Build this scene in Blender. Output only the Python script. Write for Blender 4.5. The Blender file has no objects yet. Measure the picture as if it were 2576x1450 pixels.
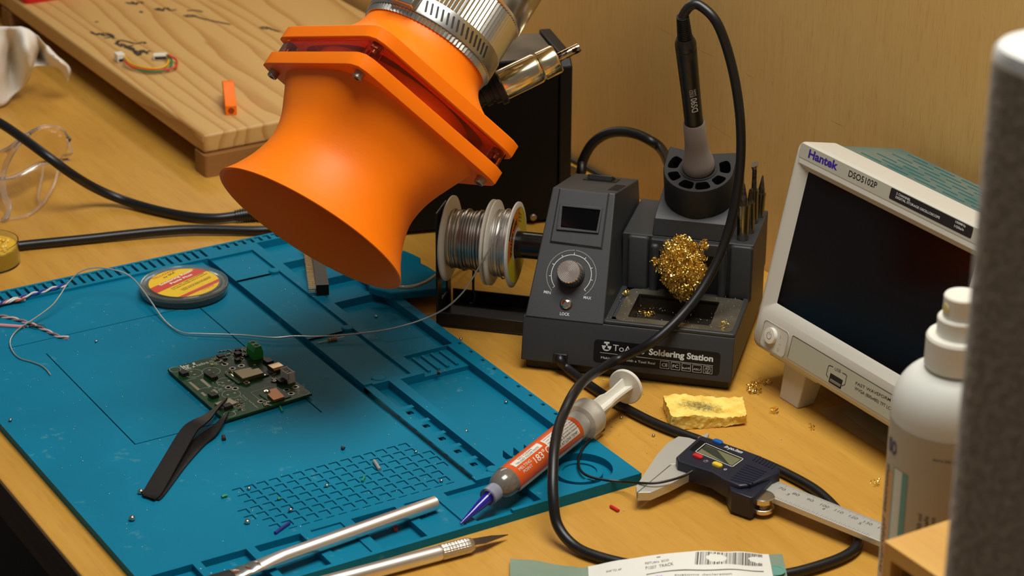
import bpy, bmesh, math, random
from mathutils import Vector, Matrix
random.seed(11)
SC = bpy.context.scene
MM = 0.001          # everything below is written in millimetres
V = Vector

# ------------------------------------------------------------------ camera
# desk frame: X runs along the wall, Y towards the wall, Z up, origin at the far left corner of the blue mat
FPX = 5934.1
CAM = V((1478.946, -408.428, 681.732))
CR = V((0.51722202, 0.85583637, 0.00504794))
CU = V((-0.34910041, 0.20558522, 0.91425578))
CF = V((-0.78141556, 0.47463546, -0.40510603))
cam = bpy.data.cameras.new('camera')
cam.sensor_width = 36.0
cam.lens = FPX / 2576 * 36
cam.clip_start = 0.05
cam.clip_end = 20
cam.dof.use_dof = True
cam.dof.focus_distance = 1.49
cam.dof.aperture_fstop = 15
camo = bpy.data.objects.new('camera', cam)
SC.collection.objects.link(camo)
camo.matrix_world = Matrix(((CR.x, CU.x, -CF.x, CAM.x * MM), (CR.y, CU.y, -CF.y, CAM.y * MM),
                            (CR.z, CU.z, -CF.z, CAM.z * MM), (0, 0, 0, 1)))
SC.camera = camo

# ------------------------------------------------------------------ light
wd = bpy.data.worlds.new('room_ambient')
SC.world = wd
wd.use_nodes = True
bgn = wd.node_tree.nodes['Background']
bgn.inputs[0].default_value = (1.0, 0.95, 0.88, 1)
bgn.inputs[1].default_value = 0.12


def area_light(name, loc, target, sx, sy, power, col):
    l = bpy.data.lights.new(name, 'AREA')
    l.shape = 'RECTANGLE'
    l.size = sx * MM
    l.size_y = sy * MM
    l.energy = power
    l.color = col
    o = bpy.data.objects.new(name, l)
    SC.collection.objects.link(o)
    o.location = V(loc) * MM
    o.rotation_euler = (V(target) - V(loc)).to_track_quat('-Z', 'Y').to_euler()
    return o


area_light('ceiling_light', (560, 300, 1250), (330, 240, 0), 700, 560, 17, (1.0, 0.975, 0.92))
area_light('added_strip_light', (-420, 540, 430), (-400, 160, 0), 620, 40, 0.7, (1.0, 0.94, 0.84))  # unseen strip lamp, added to throw shade left of the pine board

SC.view_settings.view_transform = 'Standard'
SC.view_settings.look = 'None'
SC.view_settings.gamma = 1
SC.view_settings.use_curve_mapping = False
SC.view_settings.exposure = 0.0

# ------------------------------------------------------------------ pixel to place
def ray(px, py):
    return CR * ((px - 1288) / FPX) - CU * ((py - 725) / FPX) + CF


def at(px, py, z):
    """the place at height z (mm) seen at a pixel of the photograph"""
    d = ray(px, py)
    return CAM + d * ((z - CAM.z) / d.z)


def deep(px, py, dep):
    return CAM + ray(px, py) * dep


def on(px, py, p0, n):
    d = ray(px, py)
    return CAM + d * ((V(p0) - CAM).dot(n) / d.dot(n))


# ------------------------------------------------------------------ materials
def lin(c):
    return tuple(((x / 255) / 12.92 if x <= 10.3 else ((x / 255 + 0.055) / 1.055) ** 2.4) for x in c)


def mat(name, rgb=(128, 128, 128), rough=0.5, metal=0.0, **k):
    m = bpy.data.materials.new(name)
    m.use_nodes = True
    nt = m.node_tree
    b = nt.nodes['Principled BSDF']
    c = lin(rgb)
    b.inputs['Base Color'].default_value = (*c, 1)
    b.inputs['Roughness'].default_value = rough
    b.inputs['Metallic'].default_value = metal
    if 'trans' in k:
        b.inputs['Transmission Weight'].default_value = k['trans']
    if 'ior' in k:
        b.inputs['IOR'].default_value = k['ior']
    if 'alpha' in k:
        b.inputs['Alpha'].default_value = k['alpha']
    if 'sss' in k:
        b.inputs['Subsurface Weight'].default_value = k['sss']
        b.inputs['Subsurface Radius'].default_value = k.get('sssr', (1, .3, .1))
        b.inputs['Subsurface Scale'].default_value = k.get('ssss', 0.004)
    if 'spec' in k:
        b.inputs['Specular IOR Level'].default_value = k['spec']
    if 'coat' in k:
        b.inputs['Coat Weight'].default_value = k['coat']
    if 'sheen' in k:
        b.inputs['Sheen Weight'].default_value = k['sheen']
    if 'aniso' in k:
        b.inputs['Anisotropic'].default_value = k['aniso']
    if k.get('var') or k.get('bump') or k.get('rvar'):
        tc = nt.nodes.new('ShaderNodeTexCoord')
        mp = nt.nodes.new('ShaderNodeMapping')
        mp.inputs['Scale'].default_value = k.get('stretch', (1, 1, 1))
        nt.links.new(tc.outputs['Object'], mp.inputs[0])
        nz = nt.nodes.new('ShaderNodeTexNoise')
        nz.inputs['Scale'].default_value = k.get('scale', 40)
        nz.inputs['Detail'].default_value = k.get('detail', 4)
        nt.links.new(mp.outputs[0], nz.inputs['Vector'])
        if k.get('var'):
            rp = nt.nodes.new('ShaderNodeValToRGB')
            rp.color_ramp.elements[0].position = k.get('lo', 0.35)
            rp.color_ramp.elements[1].position = k.get('hi', 0.65)
            rp.color_ramp.elements[0].color = (*lin(k['var']), 1)
            rp.color_ramp.elements[1].color = (*c, 1)
            nt.links.new(nz.outputs['Fac'], rp.inputs[0])
            nt.links.new(rp.outputs[0], b.inputs['Base Color'])
        if k.get('bump'):
            bp = nt.nodes.new('ShaderNodeBump')
            bp.inputs['Strength'].default_value = k['bump']
            bp.inputs['Distance'].default_value = k.get('bdist', 0.0004)
            nt.links.new(nz.outputs['Fac'], bp.inputs['Height'])
            nt.links.new(bp.outputs[0], b.inputs['Normal'])
    return m


def node(nt, t, **k):
    n = nt.nodes.new(t)
    for a, v in k.items():
        if a in n.inputs:
            n.inputs[a].default_value = v
        else:
            setattr(n, a, v)
    return n


def wood(name, light, dark, streak, stretch, scale, rough=0.4, blotch=0.5, bscale=5, grain=0.35, fine=1.0):
    """pale veneer: long streaks, soft blotches and fine pores"""
    m = bpy.data.materials.new(name)
    m.use_nodes = True
    nt = m.node_tree
    L = nt.links.new
    b = nt.nodes['Principled BSDF']
    b.inputs['Roughness'].default_value = rough
    tc = node(nt, 'ShaderNodeTexCoord')
    mp = node(nt, 'ShaderNodeMapping')
    mp.inputs['Scale'].default_value = stretch
    L(tc.outputs['Object'], mp.inputs[0])
    n1 = node(nt, 'ShaderNodeTexNoise', Scale=scale, Detail=8.0, Roughness=0.65)
    L(mp.outputs[0], n1.inputs['Vector'])
    n2 = node(nt, 'ShaderNodeTexNoise', Scale=bscale, Detail=3.0)
    mp2 = node(nt, 'ShaderNodeMapping')
    mp2.inputs['Scale'].default_value = tuple(0.4 + 0.6 * min(1, s) for s in stretch)
    L(tc.outputs['Object'], mp2.inputs[0])
    L(mp2.outputs[0], n2.inputs['Vector'])
    n3 = node(nt, 'ShaderNodeTexNoise', Scale=scale * 7, Detail=3.0)
    L(mp.outputs[0], n3.inputs['Vector'])
    r1 = node(nt, 'ShaderNodeValToRGB')
    r1.color_ramp.elements[0].position = 0.3
    r1.color_ramp.elements[1].position = 0.7
    r1.color_ramp.elements[0].color = (*lin(dark), 1)
    r1.color_ramp.elements[1].color = (*lin(light), 1)
    mx = node(nt, 'ShaderNodeMix', data_type='FLOAT')
    mx.inputs[0].default_value = blotch
    L(n1.outputs['Fac'], mx.inputs[2])
    L(n2.outputs['Fac'], mx.inputs[3])
    L(mx.outputs[0], r1.inputs[0])
    r3 = node(nt, 'ShaderNodeValToRGB')
    r3.color_ramp.elements[0].position = 0.56
    r3.color_ramp.elements[1].position = 0.70
    r3.color_ramp.elements[0].color = (0, 0, 0, 1)
    r3.color_ramp.elements[1].color = (1, 1, 1, 1)
    L(n3.outputs['Fac'], r3.inputs[0])
    ml = node(nt, 'ShaderNodeMath', operation='MULTIPLY')
    ml.inputs[1].default_value = grain
    L(r3.outputs[0], ml.inputs[0])
    m2 = node(nt, 'ShaderNodeMix', data_type='RGBA')
    L(ml.outputs[0], m2.inputs[0])
    L(r1.outputs[0], m2.inputs[6])
    m2.inputs[7].default_value = (*lin(streak), 1)
    L(m2.outputs[2], b.inputs['Base Color'])
    bp = node(nt, 'ShaderNodeBump', Strength=0.08 * fine, Distance=0.0004)
    L(n3.outputs['Fac'], bp.inputs['Height'])
    L(bp.outputs[0], b.inputs['Normal'])
    return m


# ------------------------------------------------------------------ mesh helpers (all lengths in mm)
def nb():
    return bmesh.new()


def paint(fs, mi):
    for f in fs:
        f.material_index = mi


def mk(bm, vs, fs, M=None, mi=0):
    bv = [bm.verts.new(M @ V(v) if M else v) for v in vs]
    out = []
    for f in fs:
        try:
            nf = bm.faces.new([bv[i] for i in f])
            nf.material_index = mi
            out.append(nf)
        except ValueError:
            pass
    return out


def box(bm, x0, x1, y0, y1, z0, z1, M=None, mi=0):
    return mk(bm, [(x0, y0, z0), (x1, y0, z0), (x1, y1, z0), (x0, y1, z0), (x0, y0, z1), (x1, y0, z1), (x1, y1, z1), (x0, y1, z1)],
              [(3, 2, 1, 0), (4, 5, 6, 7), (0, 1, 5, 4), (1, 2, 6, 5), (2, 3, 7, 6), (3, 0, 4, 7)], M, mi)


def rrect(x0, x1, y0, y1, r, n=5):
    p = []
    for cx, cy, a0 in ((x1 - r, y1 - r, 0), (x0 + r, y1 - r, 90), (x0 + r, y0 + r, 180), (x1 - r, y0 + r, 270)):
        for i in range(n + 1):
            a = math.radians(a0 + 90 * i / n)
            p.append((cx + r * math.cos(a), cy + r * math.sin(a)))
    return p


def circ(r, n=32, cx=0, cy=0, a0=0):
    return [(cx + r * math.cos(a0 + 2 * math.pi * i / n), cy + r * math.sin(a0 + 2 * math.pi * i / n)) for i in range(n)]


def prism(bm, poly, z0, z1, M=None, mi=0, ch=0.0, scale_top=1.0):
    """poly (ccw) pushed from z0 to z1, with an optional small chamfer round the top"""
    n = len(poly)
    cx = sum(p[0] for p in poly) / n
    cy = sum(p[1] for p in poly) / n

    def off(s):
        return [(cx + (x - cx) * s, cy + (y - cy) * s) for x, y in poly]
    rings = [(poly, z0)]
    if ch:
        ext = max(max(abs(p[0] - cx) for p in poly), max(abs(p[1] - cy) for p in poly))
        rings += [(off(scale_top), z1 - ch), (off(scale_top * (1 - ch / ext)), z1)]
    else:
        rings += [(off(scale_top), z1)]
    vs = [(x, y, z) for pl, z in rings for x, y in pl]
    fs = [tuple(range(n))[::-1], tuple(range((len(rings) - 1) * n, len(rings) * n))]
    for k in range(len(rings) - 1):
        for i in range(n):
            j = (i + 1) % n
            fs.append((k * n + i, k * n + j, (k + 1) * n + j, (k + 1) * n + i))
    return mk(bm, vs, fs, M, mi)


def loft(bm, secs, M=None, mi=0, cap0=True, cap1=True, closed=True):
    n = len(secs[0])
    vs = [p for s in secs for p in s]
    fs = []
    for k in range(len(secs) - 1):
        for i in range(n if closed else n - 1):
            j = (i + 1) % n
            fs.append((k * n + i, k * n + j, (k + 1) * n + j, (k + 1) * n + i))
    if cap0:
        fs.append(tuple(range(n))[::-1])
    if cap1:
        fs.append(tuple(range((len(secs) - 1) * n, len(secs) * n)))
    return mk(bm, vs, fs, M, mi)


def lathe(bm, prof, n=40, M=None, mi=0, cap0=True, cap1=True):
    """prof: (radius, height) from bottom to top, turned round Z"""
    secs = [[(r * math.cos(2 * math.pi * i / n), r * math.sin(2 * math.pi * i / n), z) for i in range(n)] for r, z in prof]
    return loft(bm, secs, M, mi, cap0, cap1)


def spline(pts, k=8):
    """Catmull-Rom through the points"""
    P = [V(p) for p in pts]
    P = [P[0] * 2 - P[1]] + P + [P[-1] * 2 - P[-2]]
    out = []
    for i in range(1, len(P) - 2):
        a, b, c, d = P[i - 1:i + 3]
        for j in range(k):
            t = j / k
            out.append(0.5 * ((2 * b) + (c - a) * t + (2 * a - 5 * b + 4 * c - d) * t * t + (3 * b - a - 3 * c + d) * t ** 3))
    out.append(P[-2].copy())
    return out


def tube(bm, pts, r, n=10, M=None, mi=0, flat=1.0):
    P = [V(p) for p in pts]
    m = len(P)
    R = r if isinstance(r, (list, tuple)) else [r] * m
    t0 = (P[1] - P[0]).normalized()
    up = V((0, 0, 1)) if abs(t0.z) < 0.9 else V((1, 0, 0))
    x = t0.cross(up).normalized()
    secs = []
    for i in range(m):
        t = (P[min(i + 1, m - 1)] - P[max(i - 1, 0)]).normalized()
        x = (x - t * x.dot(t)).normalized()
        y = x.cross(t)
        secs.append([P[i] + (x * math.cos(2 * math.pi * q / n) + y * (flat * math.sin(2 * math.pi * q / n))) * R[i] for q in range(n)])
    return loft(bm, [s[::-1] for s in secs], M, mi)


def ball(bm, c, r, n=10, M=None, mi=0, sz=1.0):
    prof = []
    k = max(4, n // 2)
    for i in range(k + 1):
        a = -math.pi / 2 + math.pi * i / k
        prof.append((max(r * math.cos(a), r * 0.02), r * math.sin(a) * sz))
    T = Matrix.Translation(V(c))
    return lathe(bm, prof, n, (M @ T) if M else T, mi)


def frame(o, x, y=None, z=None):
    """a matrix from an origin and two axes"""
    x = V(x).normalized()
    if z is not None:
        z = V(z).normalized()
        y = z.cross(x).normalized()
        x = y.cross(z)
    else:
        y = V(y)
        z = x.cross(y).normalized()
        y = z.cross(x)
    o = V(o)
    return Matrix(((x.x, y.x, z.x, o.x), (x.y, y.y, z.y, o.y), (x.z, y.z, z.z, o.z), (0, 0, 0, 1)))


def link(o):
    SC.collection.objects.link(o)
    return o


def tag(o, label=None, cat=None, group=None, kind=None):
    if label:
        o['label'] = label
    if cat:
        o['category'] = cat
    if group:
        o['group'] = group
    if kind:
        o['kind'] = kind
    return o


def mscale(M):
    M = M.copy()
    M.translation = M.translation * MM
    return M


def thing(name, label, cat, M, group=None):
    o = link(bpy.data.objects.new(name, None))
    o.empty_display_size = 0.01
    o.matrix_world = mscale(M)
    return tag(o, label, cat, group)


def obj(name, bm, m, parent=None, smooth=35, bevel=0, seg=2, recalc=True, label=None, M=None):
    if recalc:
        bmesh.ops.recalc_face_normals(bm, faces=bm.faces)
    org = None
    if parent is None and M is None and bm.verts:
        xs = [v.co for v in bm.verts]
        org = V(((min(p.x for p in xs) + max(p.x for p in xs)) / 2, (min(p.y for p in xs) + max(p.y for p in xs)) / 2, min(p.z for p in xs)))
        for v in bm.verts:
            v.co -= org
    for v in bm.verts:
        v.co *= MM
    me = bpy.data.meshes.new(name)
    bm.to_mesh(me)
    bm.free()
    for x in (m if isinstance(m, (list, tuple)) else [m]):
        me.materials.append(x)
    if smooth:
        me.shade_smooth()
        me.set_sharp_from_angle(angle=math.radians(smooth))
    o = link(bpy.data.objects.new(name, me))
    if parent is not None:
        o.parent = parent
    if org is not None:
        o.location = org * MM
    if M is not None:
        o.matrix_world = mscale(M)
    if bevel:
        b = o.modifiers.new('soft_edge', 'BEVEL')
        b.width = bevel * MM
        b.segments = seg
        b.limit_method = 'ANGLE'
        b.angle_limit = math.radians(40)
        b.harden_normals = False
    if label:
        o['label'] = label
    return o


# ------------------------------------------------------------------ lettering
_txt = {}


def text_mesh(s, shear=0.0, bold=0.0):
    key = (s, shear, bold)
    if key not in _txt:
        cu = bpy.data.curves.new('lettering', 'FONT')
        cu.body = s
        cu.shear = shear
        cu.offset = bold
        cu.resolution_u = 3
        o = link(bpy.data.objects.new('lettering', cu))
        dg = bpy.context.evaluated_depsgraph_get()
        me = bpy.data.meshes.new_from_object(o.evaluated_get(dg))
        vs = [v.co.copy() for v in me.vertices]
        fs = [tuple(p.vertices) for p in me.polygons]
        bpy.data.objects.remove(o)
        bpy.data.curves.remove(cu)
        bpy.data.meshes.remove(me)
        x0 = min(v.x for v in vs)
        w = max(v.x for v in vs) - x0
        _txt[key] = ([(v.x - x0, v.y) for v in vs], fs, w)
    return _txt[key]


CAPH = 0.72


def finer(vs, fs):
    """cut flat letters into small facets so that they can follow a curved surface"""
    t = nb()
    bv = [t.verts.new((x, y, 0)) for x, y in vs]
    for f in fs:
        try:
            t.faces.new([bv[i] for i in f])
        except ValueError:
            pass
    bmesh.ops.triangulate(t, faces=t.faces)
    for lim in (.5, .25, .14):
        es = [e for e in t.edges if e.calc_length() > lim]
        if es:
            bmesh.ops.subdivide_edges(t, edges=es, cuts=1)
            bmesh.ops.triangulate(t, faces=t.faces)
    t.verts.index_update()
    out = [(v.co.x, v.co.y) for v in t.verts], [tuple(v.index for v in f.verts) for f in t.faces]
    t.free()
    return out


def write(bm, s, x, y, w, h, M=None, ang=0.0, lift=0.12, mi=0, shear=0.0, bold=0.0, wrap=None):
    """letters with baseline start (x, y), total width w and capital height h, flat on the XY plane of M"""
    vs, fs, tw = text_mesh(s, shear, bold)
    if wrap:
        vs, fs = finer(vs, fs)
    c, sn = math.cos(ang), math.sin(ang)
    out = []
    for a, b in vs:
        a = a / tw * w
        b = b / CAPH * h
        p = (x + a * c - b * sn, y + a * sn + b * c, lift)
        out.append(wrap(p) if wrap else p)
    return mk(bm, out, fs, M, mi)


def uv(M, px, py):
    """pixel to the local plane z = 0 of a world matrix"""
    n = V((M[0][2], M[1][2], M[2][2]))
    p = M.inverted() @ on(px, py, M.translation, n)
    return p.x, p.y


def write_px(bm, s, MW, p0, p1, ptop, **k):
    a, b, t = uv(MW, *p0), uv(MW, *p1), uv(MW, *ptop)
    d = V((b[0] - a[0], b[1] - a[1]))
    h = abs((t[0] - a[0]) * -d.y + (t[1] - a[1]) * d.x) / d.length
    return write(bm, s, a[0], a[1], d.length, h, ang=math.atan2(d.y, d.x), **k)


# ------------------------------------------------------------------ boolean helper, cutters are thrown away
def cut(bm, cutter):
    os_ = []
    for b_ in (bm, cutter):
        bmesh.ops.recalc_face_normals(b_, faces=b_.faces)
        me = bpy.data.meshes.new('tmp')
        b_.to_mesh(me)
        b_.free()
        os_.append(link(bpy.data.objects.new('tmp', me)))
    md = os_[0].modifiers.new('b', 'BOOLEAN')
    md.object = os_[1]
    md.operation = 'DIFFERENCE'
    md.solver = 'EXACT'
    dg = bpy.context.evaluated_depsgraph_get()
    me = bpy.data.meshes.new_from_object(os_[0].evaluated_get(dg))
    out = nb()
    out.from_mesh(me)
    for o in os_:
        bpy.data.objects.remove(o)
    return out


def pix(P):
    d = V(P) - CAM
    z = d.dot(CF)
    return 1288 + FPX * d.dot(CR) / z, 725 - FPX * d.dot(CU) / z


# ------------------------------------------------------------------ palette
BENCH = wood('bench_veneer', (208, 158, 68), (180, 127, 42), (152, 100, 36), (0.5, 5, 5), 14, 0.42, 0.45, 9, 0.22)
WALLW = wood('wall_veneer', (220, 182, 112), (206, 162, 90), (158, 110, 52), (9, 9, 0.5), 22, 0.5, 0.55, 4, 0.3)
CRATEW = wood('crate_ply', (222, 176, 96), (200, 148, 72), (160, 110, 50), (0.5, 5, 5), 14, 0.45, 0.4, 8, 0.2)
EDGEW = mat('shaded_edge_brown', (70, 46, 24), 0.6, var=(50, 32, 16), scale=60, stretch=(.2, 4, 4))  # dark brown carries the shade on the bench front; legs share it
BLACKP = mat('black_plastic', (18, 18, 18), 0.42)
RUBBER = mat('black_rubber_cable', (20, 20, 20), 0.38, spec=0.45)
STEEL = mat('brushed_steel', (190, 188, 180), 0.28, 1.0)
ALU = mat('bright_aluminium', (228, 226, 220), 0.22, 1.0)
CHROME = mat('polished_chrome', (225, 220, 212), 0.08, 1.0)
GOLD = mat('gold_plating', (236, 220, 182), 0.18, 1.0)
SOLDER = mat('solder_wire_tin', (206, 204, 198), 0.36, .9)
WHITEP = mat('white_plastic', (226, 222, 208), 0.4, sss=0.1)
INKK = mat('black_ink', (22, 20, 20), 0.6)
INKW = mat('white_ink', (205, 208, 204), 0.6)
CLEAR = mat('clear_plastic', (250, 250, 246), 0.06, 0, trans=1.0, ior=1.25)

# ------------------------------------------------------------------ the setting
bm = nb()
box(bm, -1500, 1900, -1600, 584, -760, -750)
tag(obj('floor', bm, mat('dark_floor', (24, 20, 16), 0.7)), kind='structure')

bm = nb()
box(bm, -1500, 1900, 566, 584, -750, 640)
# hairline scratches and chips in the veneer, as raised fibres
for (p, q, w) in [((1645, 62), (1700, 92), .5), ((1748, 118), (1803, 145), .7), ((1875, 182), (1895, 195), .9), ((2083, 298), (2126, 319), .6),
                  ((1782, 308), (1850, 353), .5), ((1432, 330), (1440, 345), .7), ((2472, 22), (2478, 46), 1.6), ((1912, 170), (1918, 176), 1.0),
                  ((1540, 98), (1546, 112), 1.6), ((1941, 196), (1944, 210), 2.0), ((1920, 404), (1926, 410), 1.6), ((2360, 60), (2366, 72), 1.2)]:
    a, b = on(*p, (0, 565.9, 0), V((0, 1, 0))), on(*q, (0, 565.9, 0), V((0, 1, 0)))
    d = (b - a).normalized()
    s = d.cross(V((0, 1, 0))) * w / 2
    mk(bm, [a - s * .2, (a + b) / 2 - s, b, (a + b) / 2 + s], [(0, 1, 2, 3)], mi=1)
tag(obj('wall_back', bm, [WALLW, mat('scratched_wood', (214, 176, 116), 0.7)], smooth=0, M=Matrix.Identity(4)), kind='structure')

bench = thing('workbench', 'pale birch workbench with its shaded front edge coloured dark carrying the whole workspace', 'table', Matrix.Translation((200, 270, -750)))
bm = nb()
box(bm, -1300, 1500, -292, 295.6, 723, 750)
obj('bench_top', bm, BENCH, bench, smooth=0, bevel=1.2)
bm = nb()
box(bm, -1300, 1500, -292.9, -291.9, 723.3, 748.6)
obj('shaded_edge', bm, EDGEW, bench, smooth=0)
for x in (-1250, 1400):
    for y in (-260, 240):
        bm = nb()
        box(bm, x, x + 50, y, y + 50, 0, 723)
        obj('leg', bm, EDGEW, bench, smooth=0)

# ------------------------------------------------------------------ raised pine board
m = bpy.data.materials.new('pine')
m.use_nodes = True
nt = m.node_tree
L = nt.links.new
b = nt.nodes['Principled BSDF']
b.inputs['Roughness'].default_value = 0.5
tc = node(nt, 'ShaderNodeTexCoord')
mp = node(nt, 'ShaderNodeMapping')
mp.inputs['Location'].default_value = (0.0, -0.105, 0.035)
mp.inputs['Rotation'].default_value = (0, 0.055, 0.02)
mp.inputs['Scale'].default_value = (0.13, 1, 1)
L(tc.outputs['Object'], mp.inputs[0])
nz = node(nt, 'ShaderNodeTexNoise', Scale=16.0, Detail=3.0)
L(mp.outputs[0], nz.inputs['Vector'])
va = node(nt, 'ShaderNodeMix', data_type='RGBA', blend_type='LINEAR_LIGHT')
va.inputs[0].default_value = 0.028
L(mp.outputs[0], va.inputs[6])
L(nz.outputs['Color'], va.inputs[7])
wv = node(nt, 'ShaderNodeTexWave', Scale=21.0, Distortion=2.2)
wv.wave_type = 'RINGS'
wv.rings_direction = 'X'
wv.wave_profile = 'SAW'
L(va.outputs[2], wv.inputs['Vector'])
rp = node(nt, 'ShaderNodeValToRGB')
e = rp.color_ramp.elements
e[0].position = 0.0
e[0].color = (*lin((202, 162, 98)), 1)
e[1].position = 1.0
e[1].color = (*lin((202, 162, 98)), 1)
for p, c in ((0.55, (200, 159, 95)), (0.92, (180, 132, 70)), (0.96, (176, 127, 65))):
    x = e.new(p)
    x.color = (*lin(c), 1)
L(wv.outputs['Fac'], rp.inputs[0])
L(rp.outputs[0], b.inputs['Base Color'])
PINE = m
board = thing('shelf_board', 'thick pine board on wooden cleats against the wall, with black pencil scribbles', 'shelf', Matrix.Translation((-500, 420, 0)))
bm = nb()
box(bm, -640, 350, -126, 138, 18.2, 34)
obj('pine_board', bm, PINE, board, smooth=40, bevel=2.2, seg=3)
CLEATW = mat('cleat_wood', (150, 104, 52), 0.6, var=(124, 82, 38), scale=30, stretch=(1, .2, 1))
for x in (334, -110, -560):
    bm = nb()
    prism(bm, rrect(x, x + 22, -128, 136, 3), 0, 18.2)
    obj('cleat', bm, CLEATW, board)
# worn pencil writing, unreadable strokes
PENCIL = mat('pencil_mark', (52, 42, 30), 0.8)
strokes = [[(228, 80), (240, 86), (252, 84), (262, 90), (275, 88), (287, 97)], [(240, 88), (268, 84), (284, 92), (262, 96)], [(292, 112), (300, 102), (318, 104), (342, 110), (360, 106), (366, 110)],
           [(304, 110), (330, 122), (318, 118), (336, 114)], [(312, 118), (340, 128), (362, 132), (378, 128)], [(330, 118), (348, 140), (356, 126), (372, 136)], [(290, 108), (308, 118)],
           [(316, 6), (335, 10), (352, 5), (360, 9)], [(330, 4), (345, 12)], [(388, 22), (404, 26), (418, 20), (428, 26), (444, 24)], [(396, 20), (412, 28)], [(470, 27), (490, 26), (510, 30)],
           [(460, 40), (482, 38), (500, 44), (530, 52), (552, 56), (580, 62)], [(466, 42), (488, 42)], [(652, 70), (668, 68), (690, 76), (705, 80)], [(656, 72), (680, 72)], [(240, 56), (246, 54)], [(352, 28), (358, 32)]]
for s in strokes:
    pts = spline([at(x, y, 34.05) - V((-500, 420, 0)) for x, y in s], 6)
    bm = nb()
    tube(bm, pts, [2.1 * (0.35 + 0.65 * abs(math.sin(i * 1.3))) for i in range(len(pts))], 6, flat=0.03)
    obj('pencil_stroke', bm, PENCIL, board)

# small printed clip on the board
bm = nb()
PRINTO = mat('orange_print', (250, 116, 0), 0.45, spec=.3)
a, c = at(582, 290, 34), at(566, 204, 34)
ax = (c - a)
ax.z = 0
M = frame(a, V((ax.y, -ax.x, 0)), ax)
prof = [(0, 0), (58, 0), (66, 9), (75, 9.5), (75, 12.5), (64, 14), (50, 15), (0, 6.4)]
prof = [(x * .55, z * 1.25) for x, z in prof]
w0, w1 = -4.6, 4.6
n = len(prof)
vs = [(w0, x, z) for x, z in prof] + [(w1, x, z) for x, z in prof]
mk(bm, vs, [tuple(range(n)), tuple(range(2 * n - 1, n - 1, -1))] + [(i, i + n, (i + 1) % n + n, (i + 1) % n) for i in range(n)], M)
mi = len(bm.faces)
clip = tag(obj('printed_clip', bm, PRINTO, None, bevel=0.4), 'small orange printed clip lying on the pine board', 'printed part')
bm = nb()
loc = clip.location / MM
R = frame((M @ V((0, -0.06, 3.8))) - loc, V((M[0][0], M[1][0], M[2][0])), V((0, 0, 1)))
prism(bm, circ(2.6, 20), 0, 0.05, R)
obj('socket_hole', bm, mat('orange_shaded_bore', (150, 52, 6), 0.7), clip)

# ribbon of three wires with two white plugs
LW = [(225, 170, 30), (30, 120, 70), (205, 60, 35)]
har = thing('wire_harness', 'short yellow, green and red wire lead with white plugs on the pine board', 'wire', Matrix.Translation(at(370, 165, 34)))
o0 = at(370, 165, 34)
for k, col in enumerate(LW):
    path = [[(312, 142), (330, 160), (360, 170), (395, 172), (418, 165), (424, 148), (416, 136)], [(312, 148), (330, 168), (360, 178), (395, 180), (425, 172), (432, 152), (420, 138)],
            [(312, 152), (335, 170), (370, 176), (410, 176), (440, 170), (444, 152), (424, 138)]][k]
    bm = nb()
    tube(bm, spline([at(x, y, 36 + k * .5 + (3 if i in (0, 6) else 0)) - o0 for i, (x, y) in enumerate(path)], 6), 1.0, 8)
    obj('wire', bm, mat(['yellow', 'green', 'red'][k] + '_wire', col, 0.45), har, label=['yellow', 'green', 'red'][k] + ' wire')
for (px, py), ang, sx, sy in (((301, 143), 0.5, 7, 9), ((403, 138), 0.15, 12, 7)):
    bm = nb()
    p = at(px, py, 38) - o0
    M = Matrix.Translation((p.x, p.y, 0)) @ Matrix.Rotation(ang + 1.03, 4, 'Z')
    box(bm, -sx / 2, sx / 2, -sy / 2, sy / 2, 0.2, 7.5 if sx < 10 else 5, M)
    box(bm, -sx / 2 + 1, sx / 2 - 1, -sy / 2 - .4, -sy / 2 + .6, 1, 3.5, M, 1)
    obj('plug_housing', bm, [WHITEP, BLACKP], har, bevel=0.4)

# red tray corner at the far end of the board
a = at(58, 13, 34)
bm = nb()
prism(bm, rrect(a.x - 140, a.x, a.y + 2, a.y + 160, 6), 34.05, 46, ch=2)
prism(bm, rrect(a.x - 134, a.x - 6, a.y + 8, a.y + 154, 5), 46, 48)
tag(obj('red_lid', bm, mat('red_plastic', (196, 22, 18), 0.35)), 'flat red plastic lid at the far end of the pine board', 'lid')

# ------------------------------------------------------------------ soldering mat (height field)
BLUE = mat('blue_silicone', (0, 118, 148), 0.6, var=(0, 108, 138), scale=12, lo=.3, hi=.7, spec=0.16)
nt = BLUE.node_tree
b = nt.nodes['Principled BSDF']
tc = node(nt, 'ShaderNodeTexCoord')
n1 = node(nt, 'ShaderNodeTexNoise', Scale=26.0, Detail=8.0, Roughness=0.7)
n2 = node(nt, 'ShaderNodeTexNoise', Scale=160.0, Detail=4.0)
nt.links.new(tc.outputs['Object'], n1.inputs['Vector'])
nt.links.new(tc.outputs['Object'], n2.inputs['Vector'])
ml = node(nt, 'ShaderNodeMath', operation='MULTIPLY')
nt.links.new(n1.outputs['Fac'], ml.inputs[0])
nt.links.new(n2.outputs['Fac'], ml.inputs[1])
rr = node(nt, 'ShaderNodeValToRGB')
rr.color_ramp.elements[0].position = 0.345
rr.color_ramp.elements[1].position = 0.46
rr.color_ramp.elements[0].color = (0, 0, 0, 1)
rr.color_ramp.elements[1].color = (0.6, 0.6, 0.6, 1)
nt.links.new(ml.outputs[0], rr.inputs[0])
mx = node(nt, 'ShaderNodeMix', data_type='RGBA')
src = b.inputs['Base Color'].links[0].from_socket
nt.links.new(rr.outputs[0], mx.inputs[0])
nt.links.new(src, mx.inputs[6])
mx.inputs[7].default_value = (*lin((88, 142, 158)), 1)
nt.links.new(mx.outputs[2], b.inputs['Base Color'])

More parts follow.
